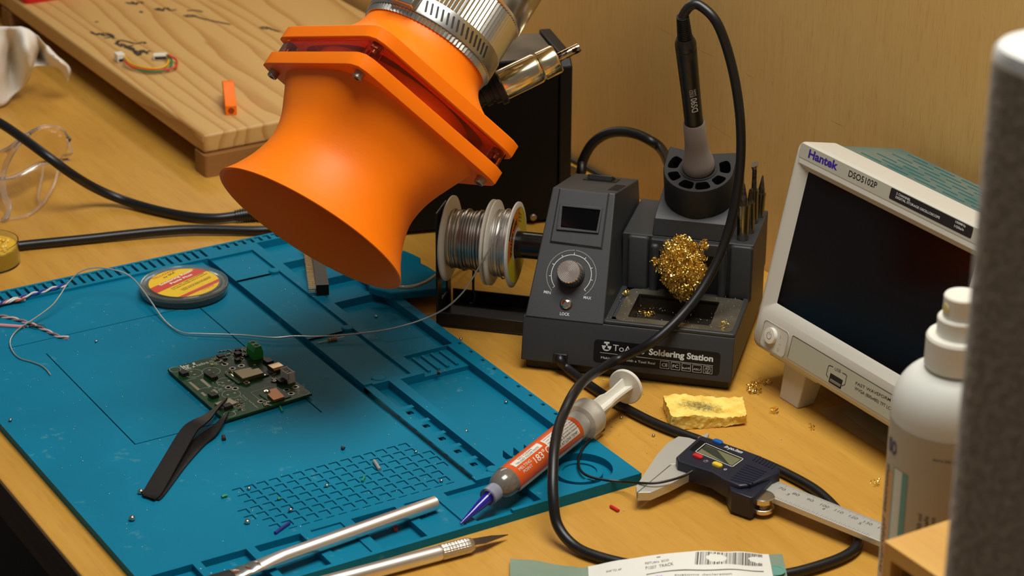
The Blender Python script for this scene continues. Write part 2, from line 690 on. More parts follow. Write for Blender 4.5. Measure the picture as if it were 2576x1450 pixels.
RZ = 7.2
FZ = 5.2
rects = [(0, 452, 0, 307, RZ), (20.5, 452, 0, 217, FZ), (20.5, 452, 0, 5, FZ + .25)]
# comb slots, hooked at the outer end
y = 4.0
while y < 224:
    rects += [(2.2, 17, y, y + 2.3, 2.6), (2.2, 4.6, y - 2.2, y + 2.3, 2.6)]
    y += 6.72
y = 233
while y < 298:
    rects += [(2.2, 10, y, y + 2.3, 2.6), (2.2, 4.6, y - 2.2, y + 2.3, 2.6)]
    y += 6.72
# tray rows
rects += [(22, 262, 219.5, 254, FZ), (20.5, 404, 214.8, 219.4, 2.0), (62.5, 66.5, 219.5, 254, RZ - .6), (176, 180, 219.5, 254, RZ - .6), (246, 262, 246, 254, FZ)]
rects += [(262, 404, 219.4, 225, FZ + .9), (258, 262, 219.4, 237, RZ), (264, 403, 225, 236.5, 1.3)]
for x in (300, 321, 341, 360.5, 380):
    rects.append((x, x + 3.6, 225, 233.5, FZ + .9))
for x0, x1 in ((12, 51), (56, 92), (97, 131), (137, 236)):
    rects.append((x0, x1, 262, 300, 1.3))
rects += [(237, 266, 262, 295.5, 4.4), (266, 386, 244, 295.5, 1.3), (386, 396, 246, 272, 2.6)]
for yy in (267, 274, 281, 288):
    rects.append((239, 262, yy, yy + 2, 5.8))
for yy in (250.5, 258, 265.5):
    rects.append((384.4, 394, yy, yy + 1.2, RZ))
# scored guide lines
rects += [(87.8, 88.7, 43, 180, 3.8), (88, 279, 179.6, 180.5, 3.8), (109, 259.5, 61.4, 62.2, 3.8), (259, 259.9, 61.4, 150, 3.8)]
# waffle grid
start = [0, 0, 0, -1, -1, 0, 0]
for r in range(7):
    for c in range(start[r], 15 + (1 if r in (2, 3, 4) else 0)):
        x0, y0 = 342.4 + r * 8.3, 88.2 + c * 8.0
        rects.append((x0, x0 + 6.1, y0, y0 + 5.8, 4.0))
        rects.append((x0 + 1.0, x0 + 6.1, y0, y0 + 5.0, FZ - .15))
for c in range(1, 15):
    rects.append((400.8, 401.6, 89 + c * 8, 94.5 + c * 8, 4.0))
# front pockets
for y0, y1, z in ((8, 33, .7), (38, 66, .7), (71.2, 100, .7), (106.4, 126, 4.0), (132.8, 161.5, .7), (167.4, 187.5, 4.0), (194.4, 238, 2.2)):
    rects.append((409.5, 449, y0, y1, z))
# peg holes along the rim
for k in range(9):
    rects.append((236.8 + 15.15 * k, 239.6 + 15.15 * k, 303.3, 305.3, 4))
# circular corner tray is a square opening filled below
CX, CY = 428.5, 278.0
rects.append((CX - 22, CX + 22, CY - 22, CY + 22, -1))
xs = sorted({round(v, 2) for r in rects for v in r[:2]})
ys = sorted({round(v, 2) for r in rects for v in r[2:4]})
nx, ny = len(xs) - 1, len(ys) - 1
Hh = [[0.0] * ny for _ in range(nx)]
xi = {v: i for i, v in enumerate(xs)}
yi = {v: i for i, v in enumerate(ys)}
for x0, x1, y0, y1, z in rects:
    for i in range(xi[round(x0, 2)], xi[round(x1, 2)]):
        row = Hh[i]
        for j in range(yi[round(y0, 2)], yi[round(y1, 2)]):
            row[j] = z
bm = nb()
cache = {}


def vert(x, y, z):
    k = (x, y, round(z, 3))
    if k not in cache:
        cache[k] = bm.verts.new((x, y, z))
    return cache[k]


def hh(i, j):
    return Hh[i][j] if 0 <= i < nx and 0 <= j < ny else 0.0


def column(i, j, za, zb):
    """heights met on the vertical line at grid corner (i, j) between za and zb"""
    zs = {round(q, 3) for q in (hh(i - 1, j - 1), hh(i, j - 1), hh(i - 1, j), hh(i, j))}
    return sorted(q for q in zs if za < q < zb)


for i in range(nx):
    for j in range(ny):
        z = Hh[i][j]
        if z >= 0:
            bm.faces.new([vert(xs[i], ys[j], z), vert(xs[i + 1], ys[j], z), vert(xs[i + 1], ys[j + 1], z), vert(xs[i], ys[j + 1], z)])
for i in range(nx + 1):
    for j in range(ny + 1):
        for ax in (0, 1):
            if ax == 0 and j < ny:
                za, zb = hh(i - 1, j), hh(i, j)
                pa, pb, ca, cb = (xs[i], ys[j]), (xs[i], ys[j + 1]), (i, j), (i, j + 1)
            elif ax == 1 and i < nx:
                za, zb = hh(i, j - 1), hh(i, j)
                pa, pb, ca, cb = (xs[i], ys[j]), (xs[i + 1], ys[j]), (i, j), (i + 1, j)
            else:
                continue
            if za < 0 or zb < 0 or abs(za - zb) < 1e-6:
                continue
            lo, hi = min(za, zb), max(za, zb)
            seq = [vert(*pa, lo)] + [vert(*pb, lo)] + [vert(*pb, q) for q in column(*cb, lo, hi)] + [vert(*pb, hi), vert(*pa, hi)] + [vert(*pa, q) for q in column(*ca, lo, hi)[::-1]]
            try:
                bm.faces.new(seq)
            except ValueError:
                pass
# corner tray: square to circle plate, ring wall, disc with raised rim
N = 64
sq, ci, ci2 = [], [], []
for k in range(N):
    a = 2 * math.pi * k / N + math.pi / 4
    c, s = math.cos(a), math.sin(a)
    q = 22 / max(abs(c), abs(s))
    sq.append((CX + c * q, CY + s * q, RZ))
    ci.append((CX + c * 20, CY + s * 20, RZ))
    ci2.append((CX + c * 20, CY + s * 20, 2.2))
loft(bm, [sq, ci, ci2], cap0=False, cap1=False)
for r0, z0 in (((20, 2.2), (14, 2.2)), ((14, 2.2), (14, 5.6)), ((14, 5.6), (10.6, 5.6)), ((10.6, 5.6), (10.6, 4.4))):
    (ra, za), (rb, zb) = r0, z0
    loft(bm, [[(CX + ra * math.cos(2 * math.pi * k / N), CY + ra * math.sin(2 * math.pi * k / N), za) for k in range(N)],
              [(CX + rb * math.cos(2 * math.pi * k / N), CY + rb * math.sin(2 * math.pi * k / N), zb) for k in range(N)]], cap0=False, cap1=False)
mk(bm, [(CX + 10.6 * math.cos(2 * math.pi * k / N), CY + 10.6 * math.sin(2 * math.pi * k / N), 4.4) for k in range(N)], [tuple(range(N))])
for x, y, r in ((64.5, 251, 4), (178, 251, 4), (257, 233, 5), (402, 233, 4)):
    lathe(bm, [(r, 3), (r, 7.4), (r * .8, 7.8)], 20, Matrix.Translation((x, y, 0)))
box(bm, 1, 451, 1, 306, 0, 0.4)
tag(obj('soldering_mat', bm, BLUE, None, smooth=0, recalc=True), 'large blue silicone soldering mat with trays, comb slots and waffle grid', 'mat')

# second mat, only its corner shows
bm = nb()
out = [(900, 640), (960, 632), (1016, 630), (1040, 640), (1058, 649), (1054, 660), (1075, 670), (1100, 686), (1131, 711), (1131, 724), (1060, 731), (985, 737), (930, 722)]
pp = [at(x, y, 12.5) for x, y in out]
prism(bm, [(p.x, p.y) for p in pp][::-1], 7.3, 12.5, ch=0.8)
tag(obj('second_soldering_mat', bm, BLUE, None, smooth=30), 'wavy-edged corner of another blue silicone mat between horn and solder stand', 'mat')
# ------------------------------------------------------------------ soldering station (frame: a along the front, d to the back, z up)
SA = V((278.5, 328.5, 0))
SE1 = V((0.70994939, 0.7042527, 0))
SE2 = V((-0.7042527, 0.70994939, 0))
MS = frame(SA, SE1, SE2)
GREY = mat('charcoal_abs', (52, 54, 55), 0.5, bump=0.1, scale=2400, bdist=0.0002, var=(47, 49, 50))
DARKG = mat('dark_abs', (20, 20, 21), 0.5)
BLACKM = mat('black_moulding', (26, 26, 27), 0.55, bump=0.3, scale=900, bdist=0.0002)
PLATEM = mat('dusty_steel_plate', (150, 142, 124), 0.42, 0.85, var=(120, 112, 96), scale=50, bump=0.2)
st = thing('soldering_station', 'dark grey soldering station with round knob, iron holder and printed front badge', 'soldering station', MS)


def dz(profile, a0, a1, bm, mi=0, a0t=None, a1t=None):
    """side profile (d, z) swept across a; optional narrower top ends given per point"""
    n = len(profile)
    zs = [p[1] for p in profile]
    z0, z1 = min(zs), max(zs)
    vs = []
    for side, s in ((a0, a0t), (a1, a1t)):
        for d, z in profile:
            q = (z - z0) / (z1 - z0)
            vs.append((side + ((s - side) * q if s is not None else 0), d, z))
    return mk(bm, vs, [tuple(range(n))[::-1], tuple(range(n, 2 * n))] + [(i, (i + 1) % n, (i + 1) % n + n, i + n) for i in range(n)], None, mi)


bm = nb()
box(bm, 2.5, 138, 1.5, 130, 0, 7.2)
obj('base_plate', bm, DARKG, st, bevel=1)
bm = nb()
dz([(-2.5, 7), (134, 7), (134, 36), (4, 36), (2.6, 32)], 0, 140.4, bm)          # lower shell
ct = nb()
prism(ct, rrect(67.9, 122.6, 13.4, 52.1, 1.2, 5), 24, 60)
bm = cut(bm, ct)
dz([(3.4, 36), (134, 36), (130, 90), (55, 108)], 1.2, 54, bm, 0, 7, 49.5)       # display block
box(bm, 53, 141.6, 66, 130, 36, 76)                                             # rear block
box(bm, 53, 57.5, 8, 66, 36, 37.5)
prism(bm, rrect(53.5, 140.2, 4.3, 9, 2), 36, 38.6)
prism(bm, rrect(136.5, 140.2, 4.5, 68, 1.5), 36, 38.4)
dz([(66, 76), (128, 76), (128, 110), (106, 103.4), (70, 90.4), (67.5, 88)], 73, 125, bm, 0, 75, 124)   # iron pedestal
# pillars framing the wool bay
prism(bm, rrect(57, 71.5, 62.8, 70, 2.5), 36, 75.4, ch=1.5)
prism(bm, rrect(73, 78.5, 59.5, 70, 2.4), 36, 72, ch=1.5)
prism(bm, rrect(126, 141.6, 62.8, 70, 2.5), 36, 75.4, ch=1.5)
prism(bm, rrect(119, 124.5, 60.5, 70, 2.4), 36, 72, ch=1.5)
box(bm, 73, 124.5, 62, 68, 66.5, 75)
box(bm, 1.5, 52.5, 131, 135, 8, 60)
obj('housing', bm, GREY, st, bevel=1.6, seg=3)

# dark wool bay between the pillars
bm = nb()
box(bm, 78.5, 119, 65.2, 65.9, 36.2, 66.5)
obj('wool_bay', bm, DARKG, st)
# steel deck plate with an open tray
bm = nb()
fr = rrect(60.5, 138, 6.5, 60, 5, 5)
ho = rrect(68, 122.5, 13.5, 52, 1.2, 5)
n = len(fr)
vs = [(x, y, 38.9) for x, y in fr] + [(x, y, 38.9) for x, y in ho] + [(x, y, 38.2) for x, y in fr] + [(x, y, 25.5) for x, y in ho]
fs = []
for i in range(n):
    j = (i + 1) % n
    fs += [(i, j, n + j, n + i), (i, 2 * n + i, 2 * n + j, j), (n + i, n + j, 3 * n + j, 3 * n + i)]
fs.append(tuple(range(3 * n, 4 * n)))
for f in mk(bm, vs, fs):
    if min(v.co.z for v in f.verts) < 30:
        f.material_index = 1
obj('deck_plate', bm, [PLATEM, mat('dark_tray_steel', (62, 56, 46), 0.5, .6)], st, smooth=30)  # tray walls and floor are darker than the plate
bm = nb()
dz([(4.5, 36.1), (66, 36.1), (66, 37.9), (4.5, 37.9)], 58, 68, bm)
dz([(4.5, 36.1), (66, 36.1), (66, 37.9), (4.5, 37.9)], 122.5, 139, bm)
dz([(4.5, 36.1), (13.5, 36.1), (13.5, 37.9), (4.5, 37.9)], 58, 139, bm)
dz([(52, 36.1), (66, 36.1), (66, 37.9), (52, 37.9)], 58, 139, bm)
obj('deck', bm, GREY, st)

# sloping panel frame
pn = V((0, -69, 51)).normalized()
MPL = frame((0, 3.4, 36), (1, 0, 0), (0, 51.6, 72))       # local
MP = MS @ MPL                                           # world


def pxp(px, py):
    return uv(MP, px, py)


c3 = lambda x, y: (1000 + x / 2.9, 400 + y / 2.9)
# raised panel pad round the display, bezel and screen
q = [pxp(*c3(*p)) for p in ((1110, 612), (1494, 662), (1548, 250), (1182, 214))]
bm = nb()
prism(bm, q, 0.05, 1.4, MPL, ch=1.2)
obj('display_surround', bm, GREY, st, bevel=0.5)
q = [pxp(*c3(*p)) for p in ((1162, 522), (1470, 550), (1500, 360), (1190, 332))]
qi = [pxp(*c3(*p)) for p in ((1194, 505), (1455, 533), (1483, 380), (1208, 352))]
bm = nb()
vs = [(x, y, 1.42) for x, y in q] + [(x, y, 2.6) for x, y in q] + [(x, y, 2.6) for x, y in qi] + [(x, y, 1.46) for x, y in qi]
fs = [(0, 1, 2, 3)]
for k in range(3):
    fs += [(k * 4 + i, k * 4 + (i + 1) % 4, k * 4 + 4 + (i + 1) % 4, k * 4 + 4 + i) for i in range(4)]
mk(bm, vs, fs, MPL)
obj('display_bezel', bm, GREY, st, bevel=0.3)
bm = nb()
prism(bm, qi, 1.45, 1.62, MPL)
obj('display_window', bm, mat('dark_window', (5, 5, 6), 0.1, spec=0.2), st, smooth=0)

# control knob
kc = pxp(*c3(1268, 845))
MK = MPL @ Matrix.Translation((kc[0], kc[1], 0))
bm = nb()
lathe(bm, [(9.0, 0.02), (9.0, 1.6), (8.4, 2.0)], 40, MK)
obj('knob_skirt', bm, BLACKP, st)
bm = nb()
NN = 120
secs = []
for z, r in ((1.9, 8.3), (9.6, 8.0), (10.2, 7.5)):
    secs.append([((r - (0.35 if i % 5 == 0 else 0)) * math.cos(2 * math.pi * i / NN), (r - (0.35 if i % 5 == 0 else 0)) * math.sin(2 * math.pi * i / NN), z) for i in range(NN)])
loft(bm, secs, MK)
KN = mat('turned_knob_face', (214, 206, 196), 0.26, 1.0)
nt = KN.node_tree
tc = node(nt, 'ShaderNodeTexCoord')
mp = node(nt, 'ShaderNodeMapping')
iv = MK.inverted()
mp.inputs['Rotation'].default_value = iv.to_euler()
mp.inputs['Location'].default_value = iv.translation * MM
nt.links.new(tc.outputs['Object'], mp.inputs[0])
sx = node(nt, 'ShaderNodeSeparateXYZ')
nt.links.new(mp.outputs[0], sx.inputs[0])
cb = node(nt, 'ShaderNodeCombineXYZ')
nt.links.new(sx.outputs[0], cb.inputs[0])
nt.links.new(sx.outputs[1], cb.inputs[1])
ln = node(nt, 'ShaderNodeVectorMath', operation='LENGTH')
nt.links.new(cb.outputs[0], ln.inputs[0])
wv = node(nt, 'ShaderNodeMath', operation='MULTIPLY')
wv.inputs[1].default_value = 7000
nt.links.new(ln.outputs['Value'], wv.inputs[0])
sn = node(nt, 'ShaderNodeMath', operation='SINE')
nt.links.new(wv.outputs[0], sn.inputs[0])
bp = node(nt, 'ShaderNodeBump', Strength=0.1, Distance=0.0002)
nt.links.new(sn.outputs[0], bp.inputs['Height'])
nt.links.new(bp.outputs[0], nt.nodes['Principled BSDF'].inputs['Normal'])
obj('knob', bm, KN, st, smooth=30)
# dial printing
bm = nb()
r0 = 13.4
for rr, w, a0, a1 in ((r0, 0.42, -42, 222),):
    K = 70
    vs, fs = [], []
    for i in range(K + 1):
        a = math.radians(a0 + (a1 - a0) * i / K)
        vs += [(kc[0] + (rr - w / 2) * math.cos(a), kc[1] + (rr - w / 2) * math.sin(a), 0.08), (kc[0] + (rr + w / 2) * math.cos(a), kc[1] + (rr + w / 2) * math.sin(a), 0.08)]
    mk(bm, vs, [(2 * i, 2 * i + 1, 2 * i + 3, 2 * i + 2) for i in range(K)], MPL)
for i in range(9):
    a = math.radians(-42 + 264 * i / 8)
    c, s = math.cos(a), math.sin(a)
    mk(bm, [(kc[0] + r * c - t * s, kc[1] + r * s + t * c, 0.08) for r, t in ((r0, -.2), (r0 + 1.5, -.2), (r0 + 1.5, .2), (r0, .2))], [(0, 1, 2, 3)], MPL)
for i in range(92):
    a = math.radians(-48 + 276 * i / 91)
    if i % 46 == 45:
        continue
    c, s = math.cos(a), math.sin(a)
    mk(bm, [(kc[0] + r * c - t * s, kc[1] + r * s + t * c, 0.08) for r, t in ((16.4, -.24), (16.7, -.24), (16.7, .24), (16.4, .24))], [(0, 1, 2, 3)], MPL)
write_px(bm, 'MIN', MP, c3(1066, 980), c3(1116, 988), c3(1068, 958), mi=0, wrap=None, M=MPL, bold=0.01)
write_px(bm, 'MAX', MP, c3(1356, 1020), c3(1411, 1028), c3(1358, 999), M=MPL, bold=0.01)
write_px(bm, 'LOCK', MP, c3(1184, 1140), c3(1254, 1147), c3(1186, 1118), M=MPL, bold=0.015)
obj('dial_marking', bm, INKW, st, smooth=0, recalc=False)
lc = pxp(*c3(1231, 1057))
ML = MPL @ Matrix.Translation((lc[0], lc[1], 0))
bm = nb()
lathe(bm, [(4.3, 0.03), (4.3, 0.5), (3.9, 0.6)], 32, ML)
obj('lock_ring', bm, DARKG, st)
bm = nb()
lathe(bm, [(3.7, 0.5)] + [(3.7 * math.cos(t * math.pi / 16), 0.5 + 1.9 * math.sin(t * math.pi / 16)) for t in range(1, 8)] + [(0.1, 2.4)], 32, ML)
obj('lock_button', bm, CHROME, st)
# rocker switch on the sloping top
tn = V((0, 18, 75)).normalized()
MT = frame((0, 55, 108), (1, 0, 0), (0, 75, -18))
bm = nb()
prism(bm, rrect(17, 40, 48, 66, 1.2), 0.02, 0.5, MT)
obj('switch_frame', bm, DARKG, st)
bm = nb()
mk(bm, [(20, 50, .4), (37, 50, .4), (37, 64, .4), (20, 64, .4), (20, 50.5, 4.2), (37, 50.5, 4.2), (37, 64, 1.4), (20, 64, 1.4)],
   [(3, 2, 1, 0), (4, 5, 6, 7), (0, 1, 5, 4), (1, 2, 6, 5), (2, 3, 7, 6), (3, 0, 4, 7)], MT)
obj('rocker_switch', bm, BLACKM, st, bevel=0.6)
bm = nb()
for k in range(6):
    box(bm, 42, 49, 12 + k * 5, 14 + k * 5, 0.03, 0.35, MT)
obj('vent_slots', bm, DARKG, st)

# front badge with lettering
fa = V((0, -2.5, 7))
fb = V((0, 2.6, 32))
MFL = frame(fa, (1, 0, 0), fb - fa)
MF = MS @ MFL
c6 = lambda x, y: (1480 + x / 7.1556, 840 + y / 7.1556)
bq = [uv(MF, *c6(*p)) for p in ((95, 500), (2350, 760), (2385, 350), (110, 90))]
u0, v0 = min(p[0] for p in bq), min(p[1] for p in bq)
u1, v1 = max(p[0] for p in bq), max(p[1] for p in bq)
bm = nb()
prism(bm, rrect(u0, u1, bq[0][1] - .2, bq[2][1] + .2, 2.6), 0.02, 0.12, MFL)
obj('badge', bm, mat('badge_black', (10, 10, 10), 0.35), st, smooth=0)
bm = nb()
B = dict(M=MFL, lift=0.2)
write_px(bm, 'ToAuto', MF, c6(440, 305), c6(1010, 372), c6(445, 188), **B)
write_px(bm, 'Soldering Station', MF, c6(1088, 374), c6(2245, 503), c6(1100, 265), bold=0.035, **B)
write_px(bm, 'Making Sense with a Tool Real', MF, c6(228, 445), c6(1200, 556), c6(232, 402), **B)
for (x0, y0, x1, y1) in ((210, 336, 2248, 578),):
    a, b2 = uv(MF, *c6(x0, y0)), uv(MF, *c6(x1, y1))
    mk(bm, [(a[0], a[1] - .12, .2), (b2[0], b2[1] - .12, .2), (b2[0], b2[1] + .12, .2), (a[0], a[1] + .12, .2)], [(0, 1, 2, 3)], MFL)


def outline(bm, pts, w, z, M, mi=0, close=True):
    n = len(pts)
    for i in range(n if close else n - 1):
        a, b_ = V(pts[i]), V(pts[(i + 1) % n])
        d = (b_ - a)
        if d.length < 1e-6:
            continue
        d = d.normalized() * w / 2
        s = V((-d.y, d.x))
        mk(bm, [(p.x, p.y, z) for p in (a - d - s, b_ + d - s, b_ + d + s, a - d + s)], [(0, 1, 2, 3)], M, mi)


for k, t in enumerate(('CE', 'FC', 'RoHS', 'FSU', 'PS E')):
    x, y = 1293 + 194 * k, 485 + 23.5 * k
    cs = [uv(MF, *c6(*p)) for p in ((x, y + 128), (x + 158, y + 146), (x + 163, y + 22), (x + 6, y))]
    outline(bm, cs, 0.2, 0.2, MFL)
    if k < 4:
        m0 = 30 if k < 2 else 14
        write_px(bm, t, MF, c6(x + m0, y + 100), c6(x + 162 - m0, y + 108), c6(x + m0, y + 44 if k < 2 else y + 66), shear=0.3 if k == 3 else 0, **B)
    else:
        c = uv(MF, *c6(x + 82, y + 75))
        outline(bm, [(c[0] + 1.9 * math.cos(i * .35), c[1] + 1.9 * math.sin(i * .35)) for i in range(18)], .2, .2, MFL)
        write(bm, 'PS', c[0] - 1.1, c[1] + .1, 2.2, 1, MFL, lift=.2)
        write(bm, 'E', c[0] - .5, c[1] - 1.2, 1, 1, MFL, lift=.2)
# emblem: a plug shape over a bowl
em = lambda x, y: uv(MF, *c6(x, y))
for poly in ([(288, 140), (384, 150), (380, 182), (352, 180), (350, 214), (322, 212), (318, 176), (284, 172)],
             [(242, 206), (318, 214), (316, 240), (300, 244), (298, 262), (284, 278), (312, 284), (312, 308), (284, 298), (258, 268)],
             [(346, 218), (422, 226), (404, 274), (378, 300), (346, 310), (312, 308), (312, 284), (374, 290), (372, 264), (348, 256)]):
    mk(bm, [(*em(*p), .2) for p in poly], [tuple(range(len(poly)))], MFL)
obj('badge_lettering', bm, INKW, st, smooth=0, recalc=False)
# cable entry notch
bm = nb()
box(bm, 22, 31.5, -3.4, 0, 7.2, 14.5)
obj('cable_entry', bm, DARKG, st, bevel=0.6)

# cup for the iron
ax = V((0, -0.342, 0.94))
MC = frame((100, 91, 97.6), (1, 0, 0), z=ax)
bm = nb()
R = 23.6
pl = []
for i in range(41):
    a = math.radians(180 + 24 - 24 + 180 * i / 40)
    pl.append((R * math.cos(a), R * math.sin(a)))
pl += [(R, 18), (R - .6, 20.5), (0, 15.5), (-R + .6, 20.5), (-R, 18)]
prism(bm, pl, -4, 24, MC, ch=0.8)
ct = nb()
for a0, a1 in ((-88, -57), (-123, -92), (-46, -18), (-162, -134), (-6, 33), (147, 186)):
    q = []
    K = 10
    am, hw = math.radians((a0 + a1) / 2), math.radians((a1 - a0) / 2)
    for i in range(4 * K):
        t = 2 * math.pi * i / (4 * K)
        cx, sy = math.cos(t), math.sin(t)
        cx, sy = (abs(cx) ** .5) * (1 if cx > 0 else -1), (abs(sy) ** .5) * (1 if sy > 0 else -1)
        rr_, aa = 17.5 + 3.7 * cx, am + hw * sy
        q.append((rr_ * math.cos(aa), rr_ * math.sin(aa)))
    prism(ct, q, 6, 30, MC)
bm = cut(bm, ct)
obj('holder_cup', bm, BLACKM, st, smooth=40)
bm = nb()
lathe(bm, [(12.4, 24.02), (12.4, 24.6), (10.8, 24.6), (10.8, 24.02)], 40, MC)
obj('holder_bushing', bm, DARKG, st)

# ------------------------------------------------------------------ spare tips standing in the rack
TIPM = mat('plated_tip_sleeve', (150, 146, 128), 0.24, 1.0)
TIPD = mat('used_tip_iron', (128, 120, 110), 0.4, .95, var=(84, 76, 68), scale=400)
TIPB = mat('tinned_tip', (224, 206, 176), 0.2, 1.0)
for k, (px, py, hz, hs, lx, lab, form) in enumerate((
        (1868, 602, 25, 40, 0.02, 'nearest spare soldering tip in the rack, fat sleeve with dark conical point', 'cone'),
        (1886, 585, 22, 32, 0.05, 'spare soldering tip with a dark knife-shaped point, second from the front', 'knife'),
        (1895, 560, 24, 43, 0.03, 'tallest spare soldering tip, with a bright slanted shiny end', 'hoof'),
        (1910, 545, 17, 30, -0.04, 'rearmost spare soldering tip, dark slim point beside the tall shiny one', 'cone'))):
    p = at(px, py, 76.1)
    M = Matrix.Translation(p) @ Matrix.Rotation(lx, 4, 'X')
    t = thing('soldering_tip', lab, 'soldering tip', M, 'spare soldering tips')
    r = 3.9 if k == 0 else 3.1
    bm = nb()
    lathe(bm, [(r * .9, 0), (r, 1), (r, hz - 1.5), (r * 1.08, hz - 1.4), (r * 1.08, hz), (r * .6, hz)], 20)
    obj('sleeve', bm, TIPM, t)
    bm = nb()
    if form == 'cone':
        lathe(bm, [(r * .78, hz), (r * .7, hz + 3), (0.5, hs - .5), (0.2, hs)], 16)
    elif form == 'knife':
        loft(bm, [[(x * r * .6, y * r * .6, hz) for x, y in circ(1, 12)], [(x * r * .5, y * r * .4, hz + 4) for x, y in circ(1, 12)], [(x * .5 + 1.2, y * 1.6, hs) for x, y in circ(1, 12)]])
    else:
        lathe(bm, [(r * .62, hz), (r * .5, hz + 8), (r * .52, hs - 4)], 16)
    obj('point', bm, TIPD, t)
    if form == 'hoof':
        bm = nb()
        loft(bm, [[(x * r * .6, y * r * .6, hs - 4) for x, y in circ(1, 16)], [(x * r * .8, y * r * .8, hs - .5 + 1.6 * y) for x, y in circ(1, 16)]])
        obj('tinned_face', bm, TIPB, t, label='bright tinned slanted face')

# ------------------------------------------------------------------ brass wool ball in the bay
BRASS = mat('brass_shavings', (250, 218, 124), 0.25, 1.0)


def curls(bm, c, rx, ry, rz, count, w, rnd):
    for _ in range(count):
        while True:
            p = V((rnd.uniform(-1, 1), rnd.uniform(-1, 1), rnd.uniform(-1, 1)))
            if 0.2 < p.length < 1:
                break
        p = V((p.x * rx, p.y * ry, p.z * rz)) + V(c)
        d = V((rnd.gauss(0, 1), rnd.gauss(0, 1), rnd.gauss(0, 1))).normalized()
        u = d.orthogonal().normalized()
        v = d.cross(u)
        R = rnd.uniform(.6, 1.7)
        turns = rnd.uniform(1.0, 2.6)
        pitch = rnd.uniform(1.0, 2.8)
        K = int(turns * 9)
        vs, fs = [], []
        ph = rnd.uniform(0, 6.3)
        for i in range(K + 1):
            a = ph + 2 * math.pi * turns * i / K
            rad = (u * math.cos(a) + v * math.sin(a))
            q = p + rad * R + d * (pitch * turns * (i / K - .5))
            vs += [q - d * w / 2, q + d * w / 2 + rad * w * .3]
            if i:
                fs.append((2 * i - 2, 2 * i - 1, 2 * i + 1, 2 * i))
        mk(bm, vs, fs)


bm = nb()
rnd = random.Random(3)
wc = MS @ V((97, 50.5, 62.5))
curls(bm, wc, 19.5, 14, 20, 1050, 0.52, rnd)
curls(bm, MS @ V((97, 48, 47)), 11, 7, 8, 120, 0.5, rnd)
curls(bm, MS @ V((79.5, 50, 64.5)), 3.4, 1.5, 1.2, 9, 0.6, rnd)
curls(bm, MS @ V((112, 52, 79)), 3.5, 2.5, 3.5, 14, 0.6, rnd)
curls(bm, MS @ V((97, 50, 82)), 8, 4, 3, 22, 0.6, rnd)
tag(obj('brass_wool', bm, BRASS, None, smooth=0, recalc=False), 'golden ball of curly brass wool stuffed in the soldering station bay', 'brass wool')

# loose brass curls on the deck and on the bench
spots = [((1625, 785), 26, 6, 14, 'tangle of brass shavings lying in the steel tray of the station'), ((1578, 738), 39, 2.2, 4, 'two tiny brass curls on the left edge of the station deck'),
         ((1900, 980), 0.5, 8, 16, 'largest tangle of brass shavings on the bench beside the sponge'), ((1916, 962), 0.5, 7, 9, 'loose brass tangle just behind the largest one, towards the oscilloscope'),
         ((1950, 1034), 0.4, 3, 5, 'single brass curl on the bench in front of the oscilloscope foot'), ((2205, 1215), 0.3, 4, 3, 'thin brass curl on the bench left of the spray bottle'),
         ((2046, 1072), 0.2, 4, 2, 'fine dark curl at the shadow edge below the oscilloscope'), ((1822, 815), 39.2, 3.4, 5, 'brass curls on the right side of the steel deck plate')]
for (p, z, r, n, lab) in spots:
    bm = nb()
    c = at(p[0], p[1], z + 1.6)
    curls(bm, c, r, r, 0.7, n, 0.5, rnd)
    for v in bm.verts:
        v.co.z = max(v.co.z, z + .05)
    tag(obj('brass_shavings', bm, BRASS, None, smooth=0, recalc=False), lab, 'metal shavings', 'loose brass shavings')

# ------------------------------------------------------------------ soldering iron and its long cable
AI = (V((-0.058, -0.342, 0.938))).normalized()
MI = MS @ frame((100, 82.5, 121), (1, 0, 0), z=AI)
iron = thing('soldering_iron', 'black soldering iron resting in the holder with its long cable looping to the foreground', 'soldering iron', MI)
bm = nb()
lathe(bm, [(9.6, -1.5), (10.6, 0.5), (10.8, 3), (10.2, 7), (8.4, 13), (7.6, 22), (7.2, 38), (6.6, 39.5), (6.1, 38.5)], 40)
obj('grip', bm, mat('grey_silicone_grip', (138, 128, 122), 0.65, bump=0.3, scale=1500, bdist=0.0002), iron)
bm = nb()
lathe(bm, [(6.0, 30), (6.2, 60), (6.7, 92), (6.9, 99), (6.6, 99.6), (6.9, 100.2), (6.9, 104), (5.4, 108)], 36)
obj('handle', bm, mat('satin_black_handle', (22, 22, 23), 0.36), iron)
bm = nb()
pr = []
for k in range(13):
    z = 107.5 + k * 1.35
    r = 4.9 - k * .07
    pr += [(r, z), (r, z + .75), (r - .6, z + .8), (r - .6, z + 1.3)]
lathe(bm, pr, 28)
obj('strain_relief', bm, RUBBER, iron, smooth=25)
bm = nb()
lathe(bm, [(2.6, -30), (2.6, -1)], 16)
obj('heater_barrel', bm, STEEL, iron)
# lettering wrapped round the handle
fv = (MI.to_3x3().inverted() @ (CAM - MI.translation)).normalized()
a0 = math.atan2(fv.y, fv.x)
bm = nb()


def hwrap(z0, r, off):
    def f(p):
        an = a0 + off + (-p[1]) / r
        return V(((r + .06) * math.cos(an), (r + .06) * math.sin(an), z0 + p[0]))
    return f


write(bm, 'DS90', 0, 0, 11.5, 4.2, wrap=hwrap(52, 6.35, 0.55), bold=0.02)
write(bm, 'ESD', 0, 0, 5.6, 2.4, wrap=hwrap(64.8, 6.4, 0.22))
write(bm, 'SAFE', 0, 0, 5.6, 1.6, wrap=hwrap(64.8, 6.4, 0.55))
obj('handle_lettering', bm, INKW, iron, smooth=0, recalc=False)
